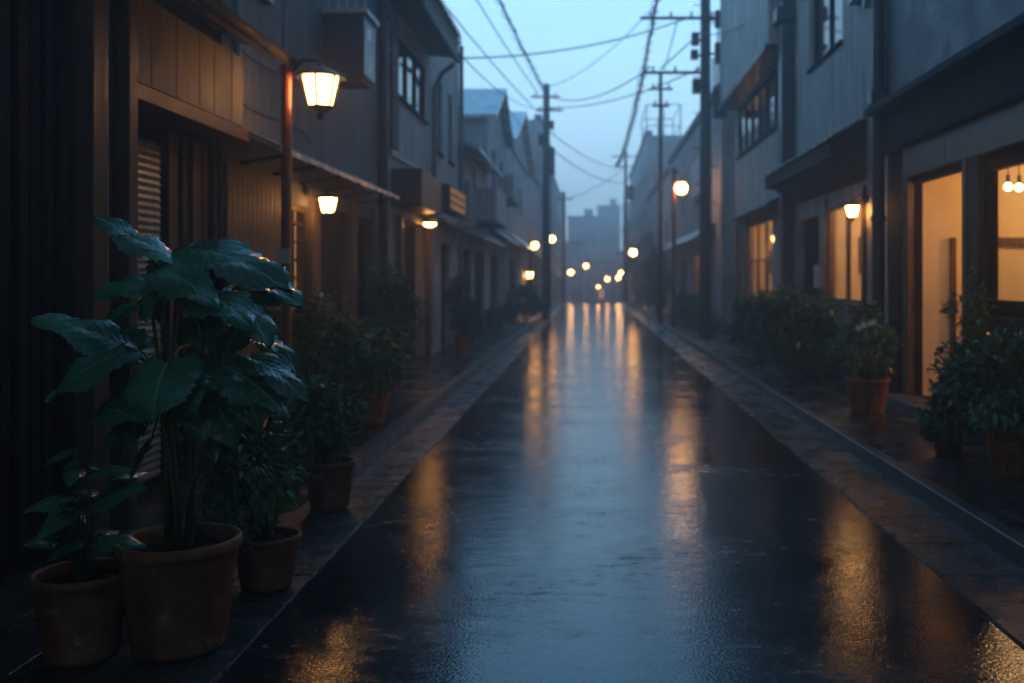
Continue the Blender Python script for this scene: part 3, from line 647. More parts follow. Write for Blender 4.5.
bm = BM(); prism_y(bm, [(3.595, 3.62), (3.08, 3.325), (3.08, 3.30), (3.595, 3.585)], 12.9, 17.8); mesh_obj('canopy_sheet', bm, M['roof_sheet'], h)
for y in (12.95, 15.06): mesh_obj('window_trim', B(3.55, 3.597, y, y+.09, .9, 2.7), M['wood_frame'], h)
mesh_obj('plinth', B(3.55, 3.597, 12.06, 15.5, .11, .5), M['concrete'], h)
mesh_obj('pilaster', bevel(B(3.36, 3.597, 17.45, 17.75, .11, 7.4), .02), M['blue_pipe'], h)
mesh_obj('rain_hopper', bevel(B(3.26, 3.597, 17.38, 17.82, 6.0, 6.25), .02), M['blue_pipe'], h)
bm = BM(); box(bm, 3.45, 3.597, 13.1, 13.35, 5.15, 5.4); box(bm, 3.48, 3.597, 12.65, 12.72, 4.95, 5.35); mesh_obj('wall_vent', bm, M['grey_metal'], h)

bm = BM(); tube(bm, [(3.56, 12.5, .3), (3.56, 12.5, 2.9), (3.56, 12.95, 2.95)], .016, 6); mesh_obj('conduit', bm, M['grey_metal'], h)
mesh_obj('meter_box', bevel(B(3.48, 3.597, 15.28, 15.48, 1.35, 1.7), .01), M['white_metal'], h)
bm = BM(); tube(bm, [(3.55, 15.38, 1.7), (3.55, 15.38, 2.7)], .014, 6); tube(bm, [(3.55, 15.34, .5), (3.55, 15.34, 1.35)], .014, 6); mesh_obj('meter_pipe', bm, M['grey_metal'], h)
# ---- right: house with the strip window and jettied top floor
h = thing('strip_window_house', 'house with long upper strip window under an overhanging top floor', 'house', (3.6, 21, 0))
holes = [(18.6, 24.2, 4.42, 5.6), (19.5, 22.6, 1.05, 2.7), (23.0, 24.1, .1, 2.5)]
mesh_obj('wall', facade(BM(), 3.6, Rt, 17.95, 24.7, 0, 5.7, holes, th=.12), M['plaster_warm'], h)
mesh_obj('upper_wall', facade(BM(), 3.2, Rt, 17.93, 24.5, 5.72, 9.6, [(19.5, 20.9, 7.5, 8.9)]), M['plaster_pale'], h)
window(h, 3.2, Rt, 19.5, 20.9, 7.5, 8.9, nv=1, mat='grey_metal')
mesh_obj('soffit', B(3.14, 3.6, 17.93, 24.55, 5.62, 5.716), M['black_metal'], h)
window(h, 3.6, Rt, *holes[0], nv=5, mat='wood_dark', fw=.08, inset=.015); window(h, 3.6, Rt, *holes[1], nv=2, nh=1, mat='wood_frame', lit='room', inset=.012, fw=.05, bars=.022, label='warm lit shop window with cross bars')
door(h, 3.6, Rt, *holes[2], mat='wood_brown')
slab(h, 'awning', 3.598, 3.2, 18.0, 24.6, 3.05, 2.86, .06, 'black_metal')
for y in (22.68, 24.2): mesh_obj('door_post', B(3.53, 3.597, y, y+.16, .11, 2.78), M['wood_frame'], h)

h = thing('alley_house', 'plain grey house behind the big utility pole, lit window at its foot', 'house', (3.6, 34, 0))
holes = [(29.5, 31, 3.9, 5.0), (33, 34.5, 3.9, 5.0), (38, 39.5, 3.9, 5.0), (30.6, 34.6, .9, 2.3), (37, 40, .1, 2.3)]
mesh_obj('wall', facade(BM(), 3.6, Rt, 27.2, 45, 0, 6.6, holes, th=.12), M['far_wall'], h)
for q in holes[:3]: window(h, 3.6, Rt, *q, nv=1, mat='grey_metal')
window(h, 3.6, Rt, *holes[3], nv=3, mat='wood_frame', lit='room', inset=.012); door(h, 3.6, Rt, *holes[4], mat='wood_dark')
slab(h, 'awning', 3.598, 2.95, 28.5, 44.5, 3.1, 2.65, .06, 'black_metal')
mesh_obj('parapet', B(3.5, 3.9, 27.2, 45, 6.603, 6.85), M['far_dark'], h)
mesh_obj('lit_patch', B(3.5, 3.597, 31.5, 34.5, 4.2, 5.4), M['white_metal'], h)  # pale board stands in for the lamplit patch of wall
t = thing('roof_tank', 'boxy water tank on railings atop the plain grey house', 'tank', (4.6, 31, 6.6))
mesh_obj('tank', bevel(B(3.9, 5.2, 30, 32, 7.2, 8.5), .04), M['grey_metal'], t)
bm = BM()
for x in (4.0, 5.1):
    for y in (30.1, 31.9): box(bm, x-.05, x+.05, y-.05, y+.05, 6.605, 7.198)
mesh_obj('stand', bm, M['black_metal'], t)
bm = BM()
for x in (3.85, 4.3, 4.75, 5.25): tube(bm, [(x, 29.95, 8.5), (x, 29.95, 9.1)], .03, 6)
tube(bm, [(3.85, 29.95, 9.1), (5.25, 29.95, 9.1)], .03, 6); mesh_obj('railing', bm, M['grey_metal'], t)
far_block('townhouse', 'low townhouse with dark awning past the plain grey house', 3.6, Rt, 45.2, 61.5, 6.2, 'far_pale', 5, 1, lit=(-1,))
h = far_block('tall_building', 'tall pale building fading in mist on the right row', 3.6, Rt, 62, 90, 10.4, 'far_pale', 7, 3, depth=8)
bm = BM()
for x in (3.75, 4.9, 6.0):
    for y in (66, 72): tube(bm, [(x, y, 10.4), (x, y, 13)], .045, 6)
for z in (11.6, 13):
    tube(bm, [(3.75, 66, z), (6.0, 66, z), (6.0, 72, z), (3.75, 72, z), (3.75, 66, z)], .04, 6)
mesh_obj('roof_frame', bm, M['grey_metal'], h)
far_block('townhouse', 'farthest right townhouse, lowest and faint in mist', 3.6, Rt, 90.2, 110, 6.5, 'far_wall', 5, 2)
# ---- buildings closing the far end of the street
def end_block(name, label, x0, x1, y, ztop, mat, cols, rows, lit=()):
    zb = gz(y) - .3; h = thing(name, label, 'building', ((x0+x1)/2, y, zb))
    bm = BM(); box(bm, x0, x1, y, y+8, zb, ztop); mesh_obj('wall', bm, M[mat], h)
    mesh_obj('parapet', B(x0-.1, x1+.1, y-.15, y+8.1, ztop+.003, ztop+.35), M['far_dark'], h)
    if y > 140: mesh_obj('roof_hut', B(x0 + (x1-x0)*.55, x0 + (x1-x0)*.85, y+1, y+4, ztop+.004, ztop+1.5), M[mat], h)
    w = (x1-x0)/cols
    for r_ in range(rows):
        for c in range(cols):
            xa, xb = x0 + w*(c+.22), x0 + w*(c+.78); z = gz(y) + 1.2 + r_*2.7
            if z + 1.4 > ztop: continue
            bm = BM(); box(bm, xa, xb, y-.06, y-.003, z, z+.07); box(bm, xa, xb, y-.06, y-.003, z+1.3, z+1.37); box(bm, xa, xa+.07, y-.057, y-.003, z+.071, z+1.299); box(bm, xb-.07, xb, y-.057, y-.003, z+.071, z+1.299)
            f = mesh_obj('window', bm, M['grey_metal'], h)
            mesh_obj('pane', B(xa+.07, xb-.07, y-.03, y-.004, z+.07, z+1.3), M['lit_warm' if (r_*cols+c) in lit else 'pane'], f)
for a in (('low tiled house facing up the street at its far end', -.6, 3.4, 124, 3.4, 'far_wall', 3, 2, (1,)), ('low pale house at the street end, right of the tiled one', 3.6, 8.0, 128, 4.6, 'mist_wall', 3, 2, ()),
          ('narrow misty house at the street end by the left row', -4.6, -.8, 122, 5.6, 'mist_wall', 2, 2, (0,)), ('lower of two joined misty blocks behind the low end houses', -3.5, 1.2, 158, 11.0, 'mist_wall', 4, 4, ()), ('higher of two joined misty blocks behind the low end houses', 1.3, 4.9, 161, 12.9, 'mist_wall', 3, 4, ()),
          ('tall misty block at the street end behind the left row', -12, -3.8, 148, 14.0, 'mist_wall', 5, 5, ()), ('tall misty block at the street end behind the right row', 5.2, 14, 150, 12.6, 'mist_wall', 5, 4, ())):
    end_block('end_building', *a)
# ------------------------------------------------------------------ lamps
def lantern(parent, c, s, mat, seg=6, name='lantern'):
    """glass cone wide at the top under a flat cap, glazing bars and a finial below"""
    x, y, z = c; bm = BM()
    lathe(bm, c, [(.150*s, .116*s), (.195*s, .110*s), (.200*s, .122*s), (.12*s, .165*s), (.03*s, .20*s), (.012*s, .25*s)], 16, True)
    lathe(bm, c, [(.010*s, -.22*s), (.03*s, -.20*s), (.022*s, -.165*s), (.085*s, -.135*s), (.105*s, -.11*s)], 12, True)
    for k in range(seg):
        a = 2*math.pi*(k+.5)/seg
        tube(bm, [(x+.098*s*math.cos(a), y+.098*s*math.sin(a), z-.115*s), (x+.150*s*math.cos(a), y+.150*s*math.sin(a), z+.118*s)], .012*s, 5)
    l = mesh_obj(name, bm, M['black_metal'], parent)
    bm = BM(); lathe(bm, c, [(.086*s, -.11*s), (.138*s, .113*s)], seg*2, True)
    mesh_obj('lamp_glass', bm, M[mat], l)
    return l
def globe(parent, c, r, mat):
    bm = BM(); lathe(bm, c, [(r*.5, r*.75), (r*1.25, r*.95), (r*.7, r*1.35), (r*.15, r*1.6)], 12, True)
    l = mesh_obj('lamp_head', bm, M['black_metal'], parent)
    bm = BM(); bmesh.ops.create_uvsphere(bm, u_segments=14, v_segments=10, radius=r); bmesh.ops.translate(bm, verts=list(bm.verts), vec=c)
    mesh_obj('lamp_globe', bm, M[mat], l, smooth=True); return l
def street_lamp(label, base, hz, head, mat='lamp_far', post='black_metal', r=.05, s=1, kind='globe', rad=.14, collar=True):
    t = thing('street_lamp', label, 'street lamp', base, 'street lamps along the lane')
    x, y, z = base; bm = BM()
    tube(bm, [(x, y, z), (x, y, hz)], r, 12); tube(bm, [(x, y, z), (x, y, z+.28)], r*1.7, 12)
    if collar: tube(bm, [(x, y, hz-.02), (x, y, hz+.05)], r*1.35, 12)
    mesh_obj('post', bm, M[post], t)
    hx, hy, hzz = head; top = hzz + (.25*s if kind == 'lantern' else rad*1.6)
    bm = BM(); tube(bm, [(x, y, hz-.06), (x + (hx-x)*.45, y+(hy-y)*.45, max(hz-.05, top)), (hx, hy, top)], .016 if kind == 'lantern' else .025, 6); mesh_obj('arm', bm, M['black_metal'], t)
    (lantern(t, head, s, mat) if kind == 'lantern' else globe(t, head, rad, mat))
    return t
sl = street_lamp('red painted lamp post with glowing tapered lantern by the potted plants', (-2.5, 8.2, .1), 3.2, (-2.22, 8.2, 3.03), 'lamp', 'rust', .043, 1.05, 'lantern')
bm = BM(); tube(bm, [(-2.53, 8.24, 3.1), (-2.53, 8.24, 6.0)], .018, 8); mesh_obj('conduit', bm, M['grey_metal'], sl)
bm = BM(); box(bm, -2.54, -2.455, 8.13, 8.156, 1.62, 1.74); mesh_obj('plate', bm, M['white_metal'], sl)
street_lamp('brown lamp post with glowing globe right after the big utility pole', (2.42, 28.7, .1), 4.6, (2.62, 28.6, 4.08), 'lamp_far', 'rust', .06, rad=.17)
street_lamp('short lamp post with globe on right kerb between two utility poles', (2.34, 50, .1), 3.0, (2.16, 49.9, 2.78), rad=.17)
street_lamp('lamp post with globe beside the left utility pole, lower of its pair', (-2.4, 39.8, .1), 3.0, (-2.2, 39.7, 2.80), rad=.13)
street_lamp('lamp post with globe past the left utility pole, higher of its pair', (-2.25, 51, .1), 3.8, (-1.95, 50.9, 3.50), rad=.16)
street_lamp('misty lamp downhill on the left before the apartment building', (-1.95, 78, gz(78)+.1), 2.2, (-1.5, 78, 1.95), rad=.19)
street_lamp('faint lamp at the left corner of the street end', (-.9, 98, gz(98)+.05), 3.0, (-.4, 98, 2.7), rad=.21)
street_lamp('upper misty lamp of the trio downhill on the right', (2.5, 76, gz(76)+.1), 2.2, (2.36, 76, 1.90), rad=.14)
street_lamp('middle misty lamp of the trio downhill on the right', (2.6, 86, gz(86)+.1), 1.9, (2.42, 86, 1.52), rad=.17)
street_lamp('leftmost misty lamp of the trio downhill on the right', (2.35, 98, gz(98)+.1), 1.9, (1.70, 98, 1.40), rad=.19)
street_lamp('faintest lamp low in front of the end building', (1.2, 108, gz(108)+.05), .9, (.9, 108, .55), rad=.14)
def wall_lamp(label, c, X, mat='lamp_small', s=.8):
    t = thing('wall_lamp', label, 'wall lamp', (X, c[1], c[2]+.25), 'wall lamps at shop fronts')
    x, y, z = c; bm = BM(); d = 1 if X > x else -1
    box(bm, X-d*.03, X-d*.002, y-.05, y+.05, z+.17*s, z+.34*s); mesh_obj('backplate', bm, M['black_metal'], t)
    bm = BM(); tube(bm, [(X-d*.02, y, z+.28*s), ((X+x)/2, y, z+.36*s), (x, y, z+.25*s)], .012, 6); mesh_obj('arm', bm, M['black_metal'], t)
    lantern(t, c, s, mat); return t
wall_lamp('small lantern under the long awning of the grey house', (-2.75, 10.45, 2.26), -3.0, s=.66)
wall_lamp('small lantern hung by the amber window of the canopy house', (3.40, 12.9, 2.36), 3.6, s=.62)
wall_lamp('tiny wall lantern low beside the left utility pole', (-2.66, 44, 1.62), -2.9, s=1.1)
t = thing('porch_light', 'amber bowl light under the small awning by the lit porch', 'lamp', (-2.72, 16.9, 2.42))
bm = BM(); lathe(bm, (-2.72, 16.9, 2.37), [(.05, 0), (.10, .03), (.11, .06)], 16, True); mesh_obj('lamp_bowl', bm, M['bowl'], t)
bm = BM(); lathe(bm, (-2.72, 16.9, 2.432), [(.12, 0), (.12, .055)], 16, True); mesh_obj('collar', bm, M['black_metal'], t)
t = thing('window_bulb', 'small bright bulb behind the cross barred shop window', 'lamp', (3.72, 20.0, 2.1))
bm = BM(); bmesh.ops.create_uvsphere(bm, u_segments=10, v_segments=8, radius=.07); bmesh.ops.translate(bm, verts=list(bm.verts), vec=(3.80, 20.0, 2.1)); mesh_obj('bulb', bm, M['bulb'], t)
bm = BM(); tube(bm, [(3.80, 20.0, 2.17), (3.80, 20.0, 2.69)], .008, 6); mesh_obj('cord', bm, M['rubber'], t)

# ------------------------------------------------------------------ utility poles and cables
def utility_pole(label, base, top, r, arms, cans=(), brackets=(), rungs=True):
    x, y, z = base; t = thing('utility_pole', label, 'utility pole', base, 'utility poles along the lane')
    bm = BM(); tube(bm, [(x, y, z), (x, y, (z+top)/2), (x, y, top)], r, 16, r*.72); mesh_obj('shaft', bm, M['pole'], t, smooth=True)
    for zz, xa, xb in arms:
        bm = BM(); box(bm, xa, xb, y-r-.06, y-r*.8, zz-.03, zz+.03)
        a = mesh_obj('crossarm', bm, M['black_metal'], t)
        n = max(3, int(abs(xb-xa)/.42))
        for i in range(n):
            xx = xa + (xb-xa)*(i+.5)/n
            bm = BM(); lathe(bm, (xx, y-r-.03, zz+.031), [(.015, 0), (.035, .02), (.018, .04), (.04, .065), (.018, .09), (.03, .115), (.008, .135)], 8, True)
            mesh_obj('insulator', bm, M['ceramic'], a)
    for zz, dx, h_, rr in cans:
        bm = BM(); lathe(bm, (x+dx, y-.05, zz), [(rr*.9, 0), (rr, .04), (rr, h_), (rr*.8, h_+.06), (rr*.2, h_+.1)], 16, True)
        box(bm, x+dx*.3-.04, x+dx*.3+.04, y-.08, y-.02, zz+h_*.4, zz+h_*.55)
        mesh_obj('transformer', bm, M['pole'], t)
    for zz, dx, h_ in brackets:
        bm = BM(); box(bm, x+dx-.09, x+dx+.09, y-r-.14, y-r*.5, zz, zz+h_); tube(bm, [(x, y-r*.8, zz+h_*.5), (x+dx, y-r*.8, zz+h_*.5)], .03, 6)
        mesh_obj('junction_box', bm, M['black_metal'], t)
    if rungs:
        zz = z + 2.4; k = 0
        while zz < top-.6:
            bm = BM(); tube(bm, [(x-(r+.14)*(1 if k % 2 else -1), y, zz), (x, y, zz)], .012, 5); mesh_obj('climbing_peg', bm, M['black_metal'], t); zz += .45; k += 1
    return t
utility_pole('thick dark utility pole on the right kerb with long crossarms and boxes', (2.9, 25, .1), 10.4, .165,
             [(7.98, 1.25, 3.3), (6.62, 1.3, 2.95), (9.2, 1.9, 3.6)], [(5.5, .38, .75, .2)], [(7.3, -.28, .3), (7.75, .3, .4), (6.95, -.3, .22), (8.5, -.34, .3), (8.7, .34, .35), (6.1, -.26, .35), (6.85, .3, .5)])
utility_pole('dark utility pole at the left kerb against the sky', (-1.62, 37, 0), 8.7, .17, [(8.2, -2.2, -1.1), (7.7, -2.0, -1.0)], [(5.3, .1, 1.0, .22)], [(6.4, -.2, .4), (7.0, .2, .3)])
utility_pole('thin misty utility pole on the right before the tall building', (2.15, 60, 0), 9.2, .12, [(8.8, 1.3, 3.0), (8.2, 1.5, 2.8)], [(6.2, .3, .8, .2)])
utility_pole('faint utility pole downhill on the left', (-1.75, 66, gz(66)), 7.2, .13, [(6.7, -2.4, -1.1)])
utility_pole('slim rusty pole with small crossarms beside the globe lamp', (2.10, 29.6, .1), 7.6, .075, [(7.1, 1.75, 2.45), (6.6, 1.85, 2.35)], rungs=False)
def cable(label, a, b, sag, r=.014, wob=0, n=28, seed=0, hang=False):
    rnd = random.Random(seed); a, b = Vector(a), Vector(b); pts = []
    for i in range(n+1):
        t = i/n; p = a.lerp(b, t); p.z -= 4*sag*t*(1-t)
        if wob and 0 < i < n: p += Vector((rnd.uniform(-wob, wob), 0, rnd.uniform(-wob, wob)))
        pts.append(p)
    bm = BM(); tube(bm, pts, r, 6)
    o = mesh_obj('overhead_cable', bm, M['rubber']); tag(o, label, 'cable', 'overhead cables')
    if hang:     # spiral hanger wire wound round the bundle
        bm = BM(); q = []; m = n*8
        for i in range(m+1):
            t = i/m; p = a.lerp(b, t); p.z -= 4*sag*t*(1-t); w = t*m*.9
            q.append(p + Vector((math.cos(w), 0, math.sin(w)))*r*2.6)
        tube(bm, q, r*.3, 4); mesh_obj('hanger_wire', bm, M['rubber'], o)
    return o
cable('thick cable of three running from sky top to the left pole', (-3.4, -2, 9.6), (-1.62, 36.8, 8.3), .55, .035, .02, seed=1, hang=True)
cable('middle of three thin cables reaching the left pole', (-4.5, -2, 9.7), (-1.9, 36.8, 8.3), .6, .018, .01, seed=2)
cable('leftmost of three cables converging on the left pole', (-5.8, -2, 9.7), (-2.1, 36.8, 7.8), .65, .018, .01, seed=3)
cable('bundled cable with spiral hanger from sky top to right pole crossarm', (.95, -2, 8.3), (1.36, 24.8, 6.75), .45, .03, .015, seed=4, hang=True)
cable('bundled cable from right pole crossarm on to the misty pole', (1.36, 24.8, 6.75), (1.6, 59.8, 8.3), .5, .04, .02, seed=5, hang=True)
cable('sagging wire across the street from narrow house to upper crossarm', (-2.85, 21.5, 6.25), (2.5, 24.8, 8.0), .25, .017, seed=6)
cable('wire across the street from left pole to lower crossarm', (-1.62, 36.8, 8.25), (1.5, 24.8, 6.75), .45, .017, seed=7)
cable('lower wire across the street from left pole to big right pole', (-1.6, 36.8, 7.8), (2.8, 24.8, 6.75), .3, .017, seed=8)
cable('slanting stay wire between the two crossarms of the right pole', (1.75, 24.79, 6.7), (2.86, 24.79, 7.7), 0, .017, seed=9)
cable('far wire from left pole to misty right pole', (-1.55, 37.1, 7.0), (2.15, 59.8, 8.1), .4, .02, seed=10)
cable('low far wire from left pole to misty right pole', (-1.55, 37.1, 6.4), (2.15, 59.8, 7.2), .4, .02, seed=11)
cable('faint wire from misty right pole to downhill left pole', (2.15, 60.1, 8.2), (-1.75, 65.8, 6.7), .3, .022, seed=12)
cable('thin wire from narrow house roof to left pole', (-2.85, 21.7, 6.4), (-1.7, 36.8, 7.75), .35, .014, seed=13)
cable('short wire from rusty slim pole to right pole', (2.0, 29.5, 7.2), (2.2, 25.1, 8.0), .15, .014, seed=14)

cable('service wire from big right pole down to the canopy house', (2.8, 24.9, 7.6), (3.56, 16.9, 6.6), .3, .012, seed=21)
cable('service wire from big right pole up over the strip window house', (3.0, 24.8, 8.9), (3.16, 18.2, 8.9), .35, .012, seed=22)
cable('slack service wire from left pole to the gabled house eave', (-1.7, 36.8, 6.9), (-2.6, 31.2, 6.9), .35, .014, seed=23)
cable('slack service wire from left pole to the second gabled house', (-1.7, 37.2, 6.7), (-2.55, 43, 6.4), .25, .014, seed=24)
cable('highest wire across the street between the two main poles', (-1.5, 36.9, 8.6), (2.4, 24.9, 9.25), .5, .013, seed=25)
cable('thin wire along the right row toward the viewer from the big pole', (3.05, 24.8, 9.2), (2.9, -2, 10.0), .5, .014, seed=26)
# ------------------------------------------------------------------ plants
def pot(parent, c, r, h, mat='terracotta', seg=40):
    x, y, z = c; bm = BM()
    lathe(bm, c, [(.02, .004), (r*.70, 0), (r*.735, .02), (r*.90, h*.76), (r*.905, h*.77), (r*.925, h*.80), (r*.93, h*.88), (r*.985, h*.90), (r*1.0, h*.93), (r*.995, h*.975), (r*.97, h), (r*.90, h*.995), (r*.88, h*.96), (r*.86, h*.80)], seg)
    p = mesh_obj('pot', bm, M[mat], parent, smooth=True)
    bm = BM(); rnd = random.Random(int(r*1e4)); prof = [(r*.875, h*.86), (r*.6, h*.87), (r*.3, h*.885), (.01, h*.88)]
    lathe(bm, c, prof, 24)
    for v in bm.verts: v.co.z += rnd.uniform(-.012, .012)
    mesh_obj('soil', bm, M['soil'], p, smooth=True)
    return p
def leaf_small(bm, p, d, up, l, w, fold=.25):
    s = d.cross(up)
    if s.length < 1e-3: s = Vector((1, 0, 0))
    s.normalize(); n = s.cross(d).normalized()
    a = bm.verts.new(p); m1 = bm.verts.new(p + d*l*.5 - n*l*.02); t = bm.verts.new(p + d*l - n*l*.14)
    l1 = bm.verts.new(p + d*l*.3 + s*w*.46 + n*w*fold); l2 = bm.verts.new(p + d*l*.68 + s*w*.36 + n*w*fold*.6)
    r1 = bm.verts.new(p + d*l*.3 - s*w*.46 + n*w*fold); r2 = bm.verts.new(p + d*l*.68 - s*w*.36 + n*w*fold*.6)
    bm.faces.new((a, l1, l2, m1)); bm.faces.new((m1, l2, t)); bm.faces.new((a, m1, r2, r1)); bm.faces.new((m1, t, r2))
def cloud(c, rad, n, ll, seed, clumps=14, spread=.34, droop=.25, aspect=.5, up=.5):
    """leaves gathered round many clump centres in an uneven crown, returns the bmesh and the clump centres"""
    rnd = random.Random(seed); c = Vector(c); bm = BM(); cs = []; n = int(n*1.45)
    for i in range(clumps):
        while True:
            q = Vector((rnd.uniform(-1, 1), rnd.uniform(-1, 1), rnd.uniform(-1, 1)))
            if .25 < q.length < 1: break
        k = rnd.uniform(.75, 1.12)
        cs.append((c + Vector((q.x*rad[0], q.y*rad[1], q.z*rad[2]))*1 * 1 if False else c + Vector((q.x*rad[0]*k*.85, q.y*rad[1]*k*.85, q.z*rad[2]*k*.85)), rnd.uniform(.7, 1.25)))
    for i in range(n):
        cc, sz = cs[rnd.randrange(clumps)]
        g_ = Vector((rnd.gauss(0, 1), rnd.gauss(0, 1), rnd.gauss(0, .8))) * spread * sz * .55
        p = cc + Vector((g_.x*rad[0], g_.y*rad[1], g_.z*rad[2]))
        d = (p - c); d = Vector((d.x/rad[0], d.y/rad[1], d.z/rad[2]))
        d = d.normalized()*.8 + Vector((rnd.uniform(-1, 1), rnd.uniform(-1, 1), rnd.uniform(-1, 1)))*.7 + Vector((0, 0, -droop)); d.normalize()
        u = Vector((rnd.uniform(-up, up), rnd.uniform(-up, up), 1)).normalized()
        l = ll*rnd.uniform(.65, 1.25); leaf_small(bm, p, d, u, l, l*aspect*rnd.uniform(.8, 1.2))
    return bm, [q[0] for q in cs]
def shoots(base, cs, r, seed, r1=.003):
    rnd = random.Random(seed); bm = BM(); b = Vector(base)
    for q in cs:
        s = b + Vector((rnd.uniform(-1, 1), rnd.uniform(-1, 1), 0))*r*3
        m = s.lerp(q, .5) + Vector((rnd.uniform(-.04, .04), rnd.uniform(-.04, .04), .05))
        tube(bm, [s, m, q], r, 6, r1)
    return bm
def potted(name, label, base, pr, ph, c, rad, n, ll, seed, leaf='leaf_mid', clumps=14, aspect=.5, cat='potted plant', group='potted plants along the lane', spread=.34, flowers=None, potmat='terracotta'):
    t = thing(name, label, cat, base, group)
    pot(t, base, pr, ph, potmat)
    bm, cs = cloud(c, rad, n, ll, seed, clumps, aspect=aspect, spread=spread)
    mesh_obj('foliage', bm, M[leaf], t, smooth=False)
    mesh_obj('stem', shoots((base[0], base[1], base[2]+ph*.85), cs, .008, seed), M['twig'], t)
    if flowers:
        bm = BM(); rnd = random.Random(seed)
        for f in flowers:
            for k in range(6):
                a = k*math.pi/3; d = Vector((math.cos(a), -.45, math.sin(a))).normalized(); leaf_small(bm, Vector(f), d, Vector((0, -1, .3)), .038, .032, .1)
        mesh_obj('blossom', bm, M['petal'], t)
    return t
def bush(name, label, base, c, rad, n, ll, seed, leaf='leaf_dark', clumps=18, aspect=.5, spread=.34, trunk=.03, group='shrubs along the lane', cat='shrub'):
    t = thing(name, label, cat, base, group)
    bm, cs = cloud(c, rad, n, ll, seed, clumps, aspect=aspect, spread=spread); mesh_obj('foliage', bm, M[leaf], t)
    mesh_obj('trunk', shoots(base, cs, trunk*.45, seed, .004), M['twig'], t)
    return t
# ---- the broad leaved plant in the big pot
t = thing('broad_leaf_plant', 'tall plant with big drooping wet leaves in the largest terracotta pot', 'potted plant', (-1.66, 4.02, .016), 'potted plants along the lane')
pot(t, (-1.66, 4.02, .016), .245, .44, seg=56)
HK = 996.
def at(px, py, y): return Vector(((px-590)*y/HK, y, 1.5-(py-278)*y/HK))   # a point of the plant measured from the photo at its own distance
def big_leaf(bm, uvl, base, tip, width, up, droop=.08, fold=.18, rip=1, seed=0, nu=22, nv=6):
    rnd = random.Random(seed); base, tip = Vector(base), Vector(tip); ax = tip - base; l = ax.length; d = ax.normalized(); up = Vector(up)
    s = d.cross(up).normalized(); n = s.cross(d).normalized(); ph = rnd.uniform(0, 6)
    rows = []
    for i in range(nu+1):
        u = i/nu
        w = width*.5*(math.sin(math.pi*min(1, (u*.93+.07))**.72)**.85 if u < .999 else .0)
        w *= 1 + (.10 if i % 2 else -.03) + rnd.uniform(-.05, .05)      # toothed margin
        row = []
        for j in range(-nv, nv+1):
            v = j/nv; bk = -.16*l*abs(v)**1.6*max(0, 1-u*2.6)         # lobes reach back past the stalk
            p = base + d*(l*u + bk) + s*v*w + n*(abs(v)*w*fold - droop*l*(u*u*1.6 - u*1.6 + 0) - droop*l*u*u*.9
                 - abs(v)**2*w*.35 + rip*.018*l*math.sin(u*11 + ph + v*2)*abs(v) + rip*.0035*l*math.sin((u - .42*abs(v))*44))
            row.append(bm.verts.new(p))
        rows.append(row)
    for i in range(nu):
        for j in range(2*nv):
            f = bm.faces.new((rows[i][j], rows[i][j+1], rows[i+1][j+1], rows[i+1][j]))
            for lp, (a, b) in zip(f.loops, ((i, j), (i, j+1), (i+1, j+1), (i+1, j))): lp[uvl].uv = (a/nu, (b-nv)/nv)
leaves = [  # base px,py, depth | tip px,py, depth | width m | up
    ((142, 250), 3.95, (94, 209), 4.0, .13, (.1, -.35, 1)), ((180, 262), 3.95, (122, 231), 3.8, .14, (.2, -.6, 1)),
    ((172, 268), 4.0, (196, 238), 4.2, .25, (-.2, -.8, .9)), ((196, 250), 3.95, (291, 281), 3.75, .24, (.1, -.5, 1)), ((190, 262), 4.1, (262, 258), 4.5, .26, (0, -.7, 1)),
    ((160, 269), 3.85, (215, 299), 3.6, .17, (-.2, -.6, 1)), ((203, 296), 3.8, (250, 318), 3.55, .19, (.2, -.7, 1)), ((235, 300), 3.8, (272, 342), 3.6, .17, (.5, -.5, .9)),
    ((252, 285), 4.0, (301, 300), 3.8, .20, (.3, -.5, 1)), ((240, 262), 4.3, (299, 288), 4.3, .2, (.1, -.5, 1)), ((150, 283), 3.9, (92, 291), 3.8, .17, (-.1, -.6, 1)), ((160, 285), 3.85, (140, 318), 3.7, .15, (-.6, -.6, .7)),
    ((122, 347), 3.95, (34, 311), 3.85, .19, (-.1, -.55, 1)), ((140, 352), 4.05, (80, 335), 4.3, .2, (-.2, -.5, 1)), ((124, 352), 3.8, (41, 395), 3.65, .22, (-.35, -.6, .8)),
    ((168, 362), 3.7, (148, 418), 3.5, .26, (-.15, -1, .55)), ((176, 366), 3.8, (192, 408), 3.65, .18, (.3, -.9, .5)), ((222, 366), 3.9, (288, 408), 3.7, .21, (.3, -.6, .9)), ((250, 358), 3.9, (310, 397), 3.75, .14, (.35, -.5, 1)),
    ((238, 372), 4.0, (262, 428), 3.85, .2, (.5, -.7, .6)), ((205, 340), 4.2, (228, 372), 4.2, .2, (.2, -.7, .8)), ((196, 318), 4.2, (206, 352), 4.1, .2, (.1, -.9, .5)), ((190, 385), 4.0, (205, 440), 3.9, .18, (.3, -.8, .4)),
    ((130, 380), 4.1, (108, 420), 4.1, .16, (-.5, -.7, .5)), ((140, 395), 3.9, (118, 452), 3.85, .15, (-.5, -.7, .4)), ((215, 400), 4.0, (236, 448), 3.95, .16, (.5, -.8, .4)), ((215, 282), 4.3, (232, 250), 4.6, .22, (0, -.6, 1)),
]
rnd = random.Random(77)
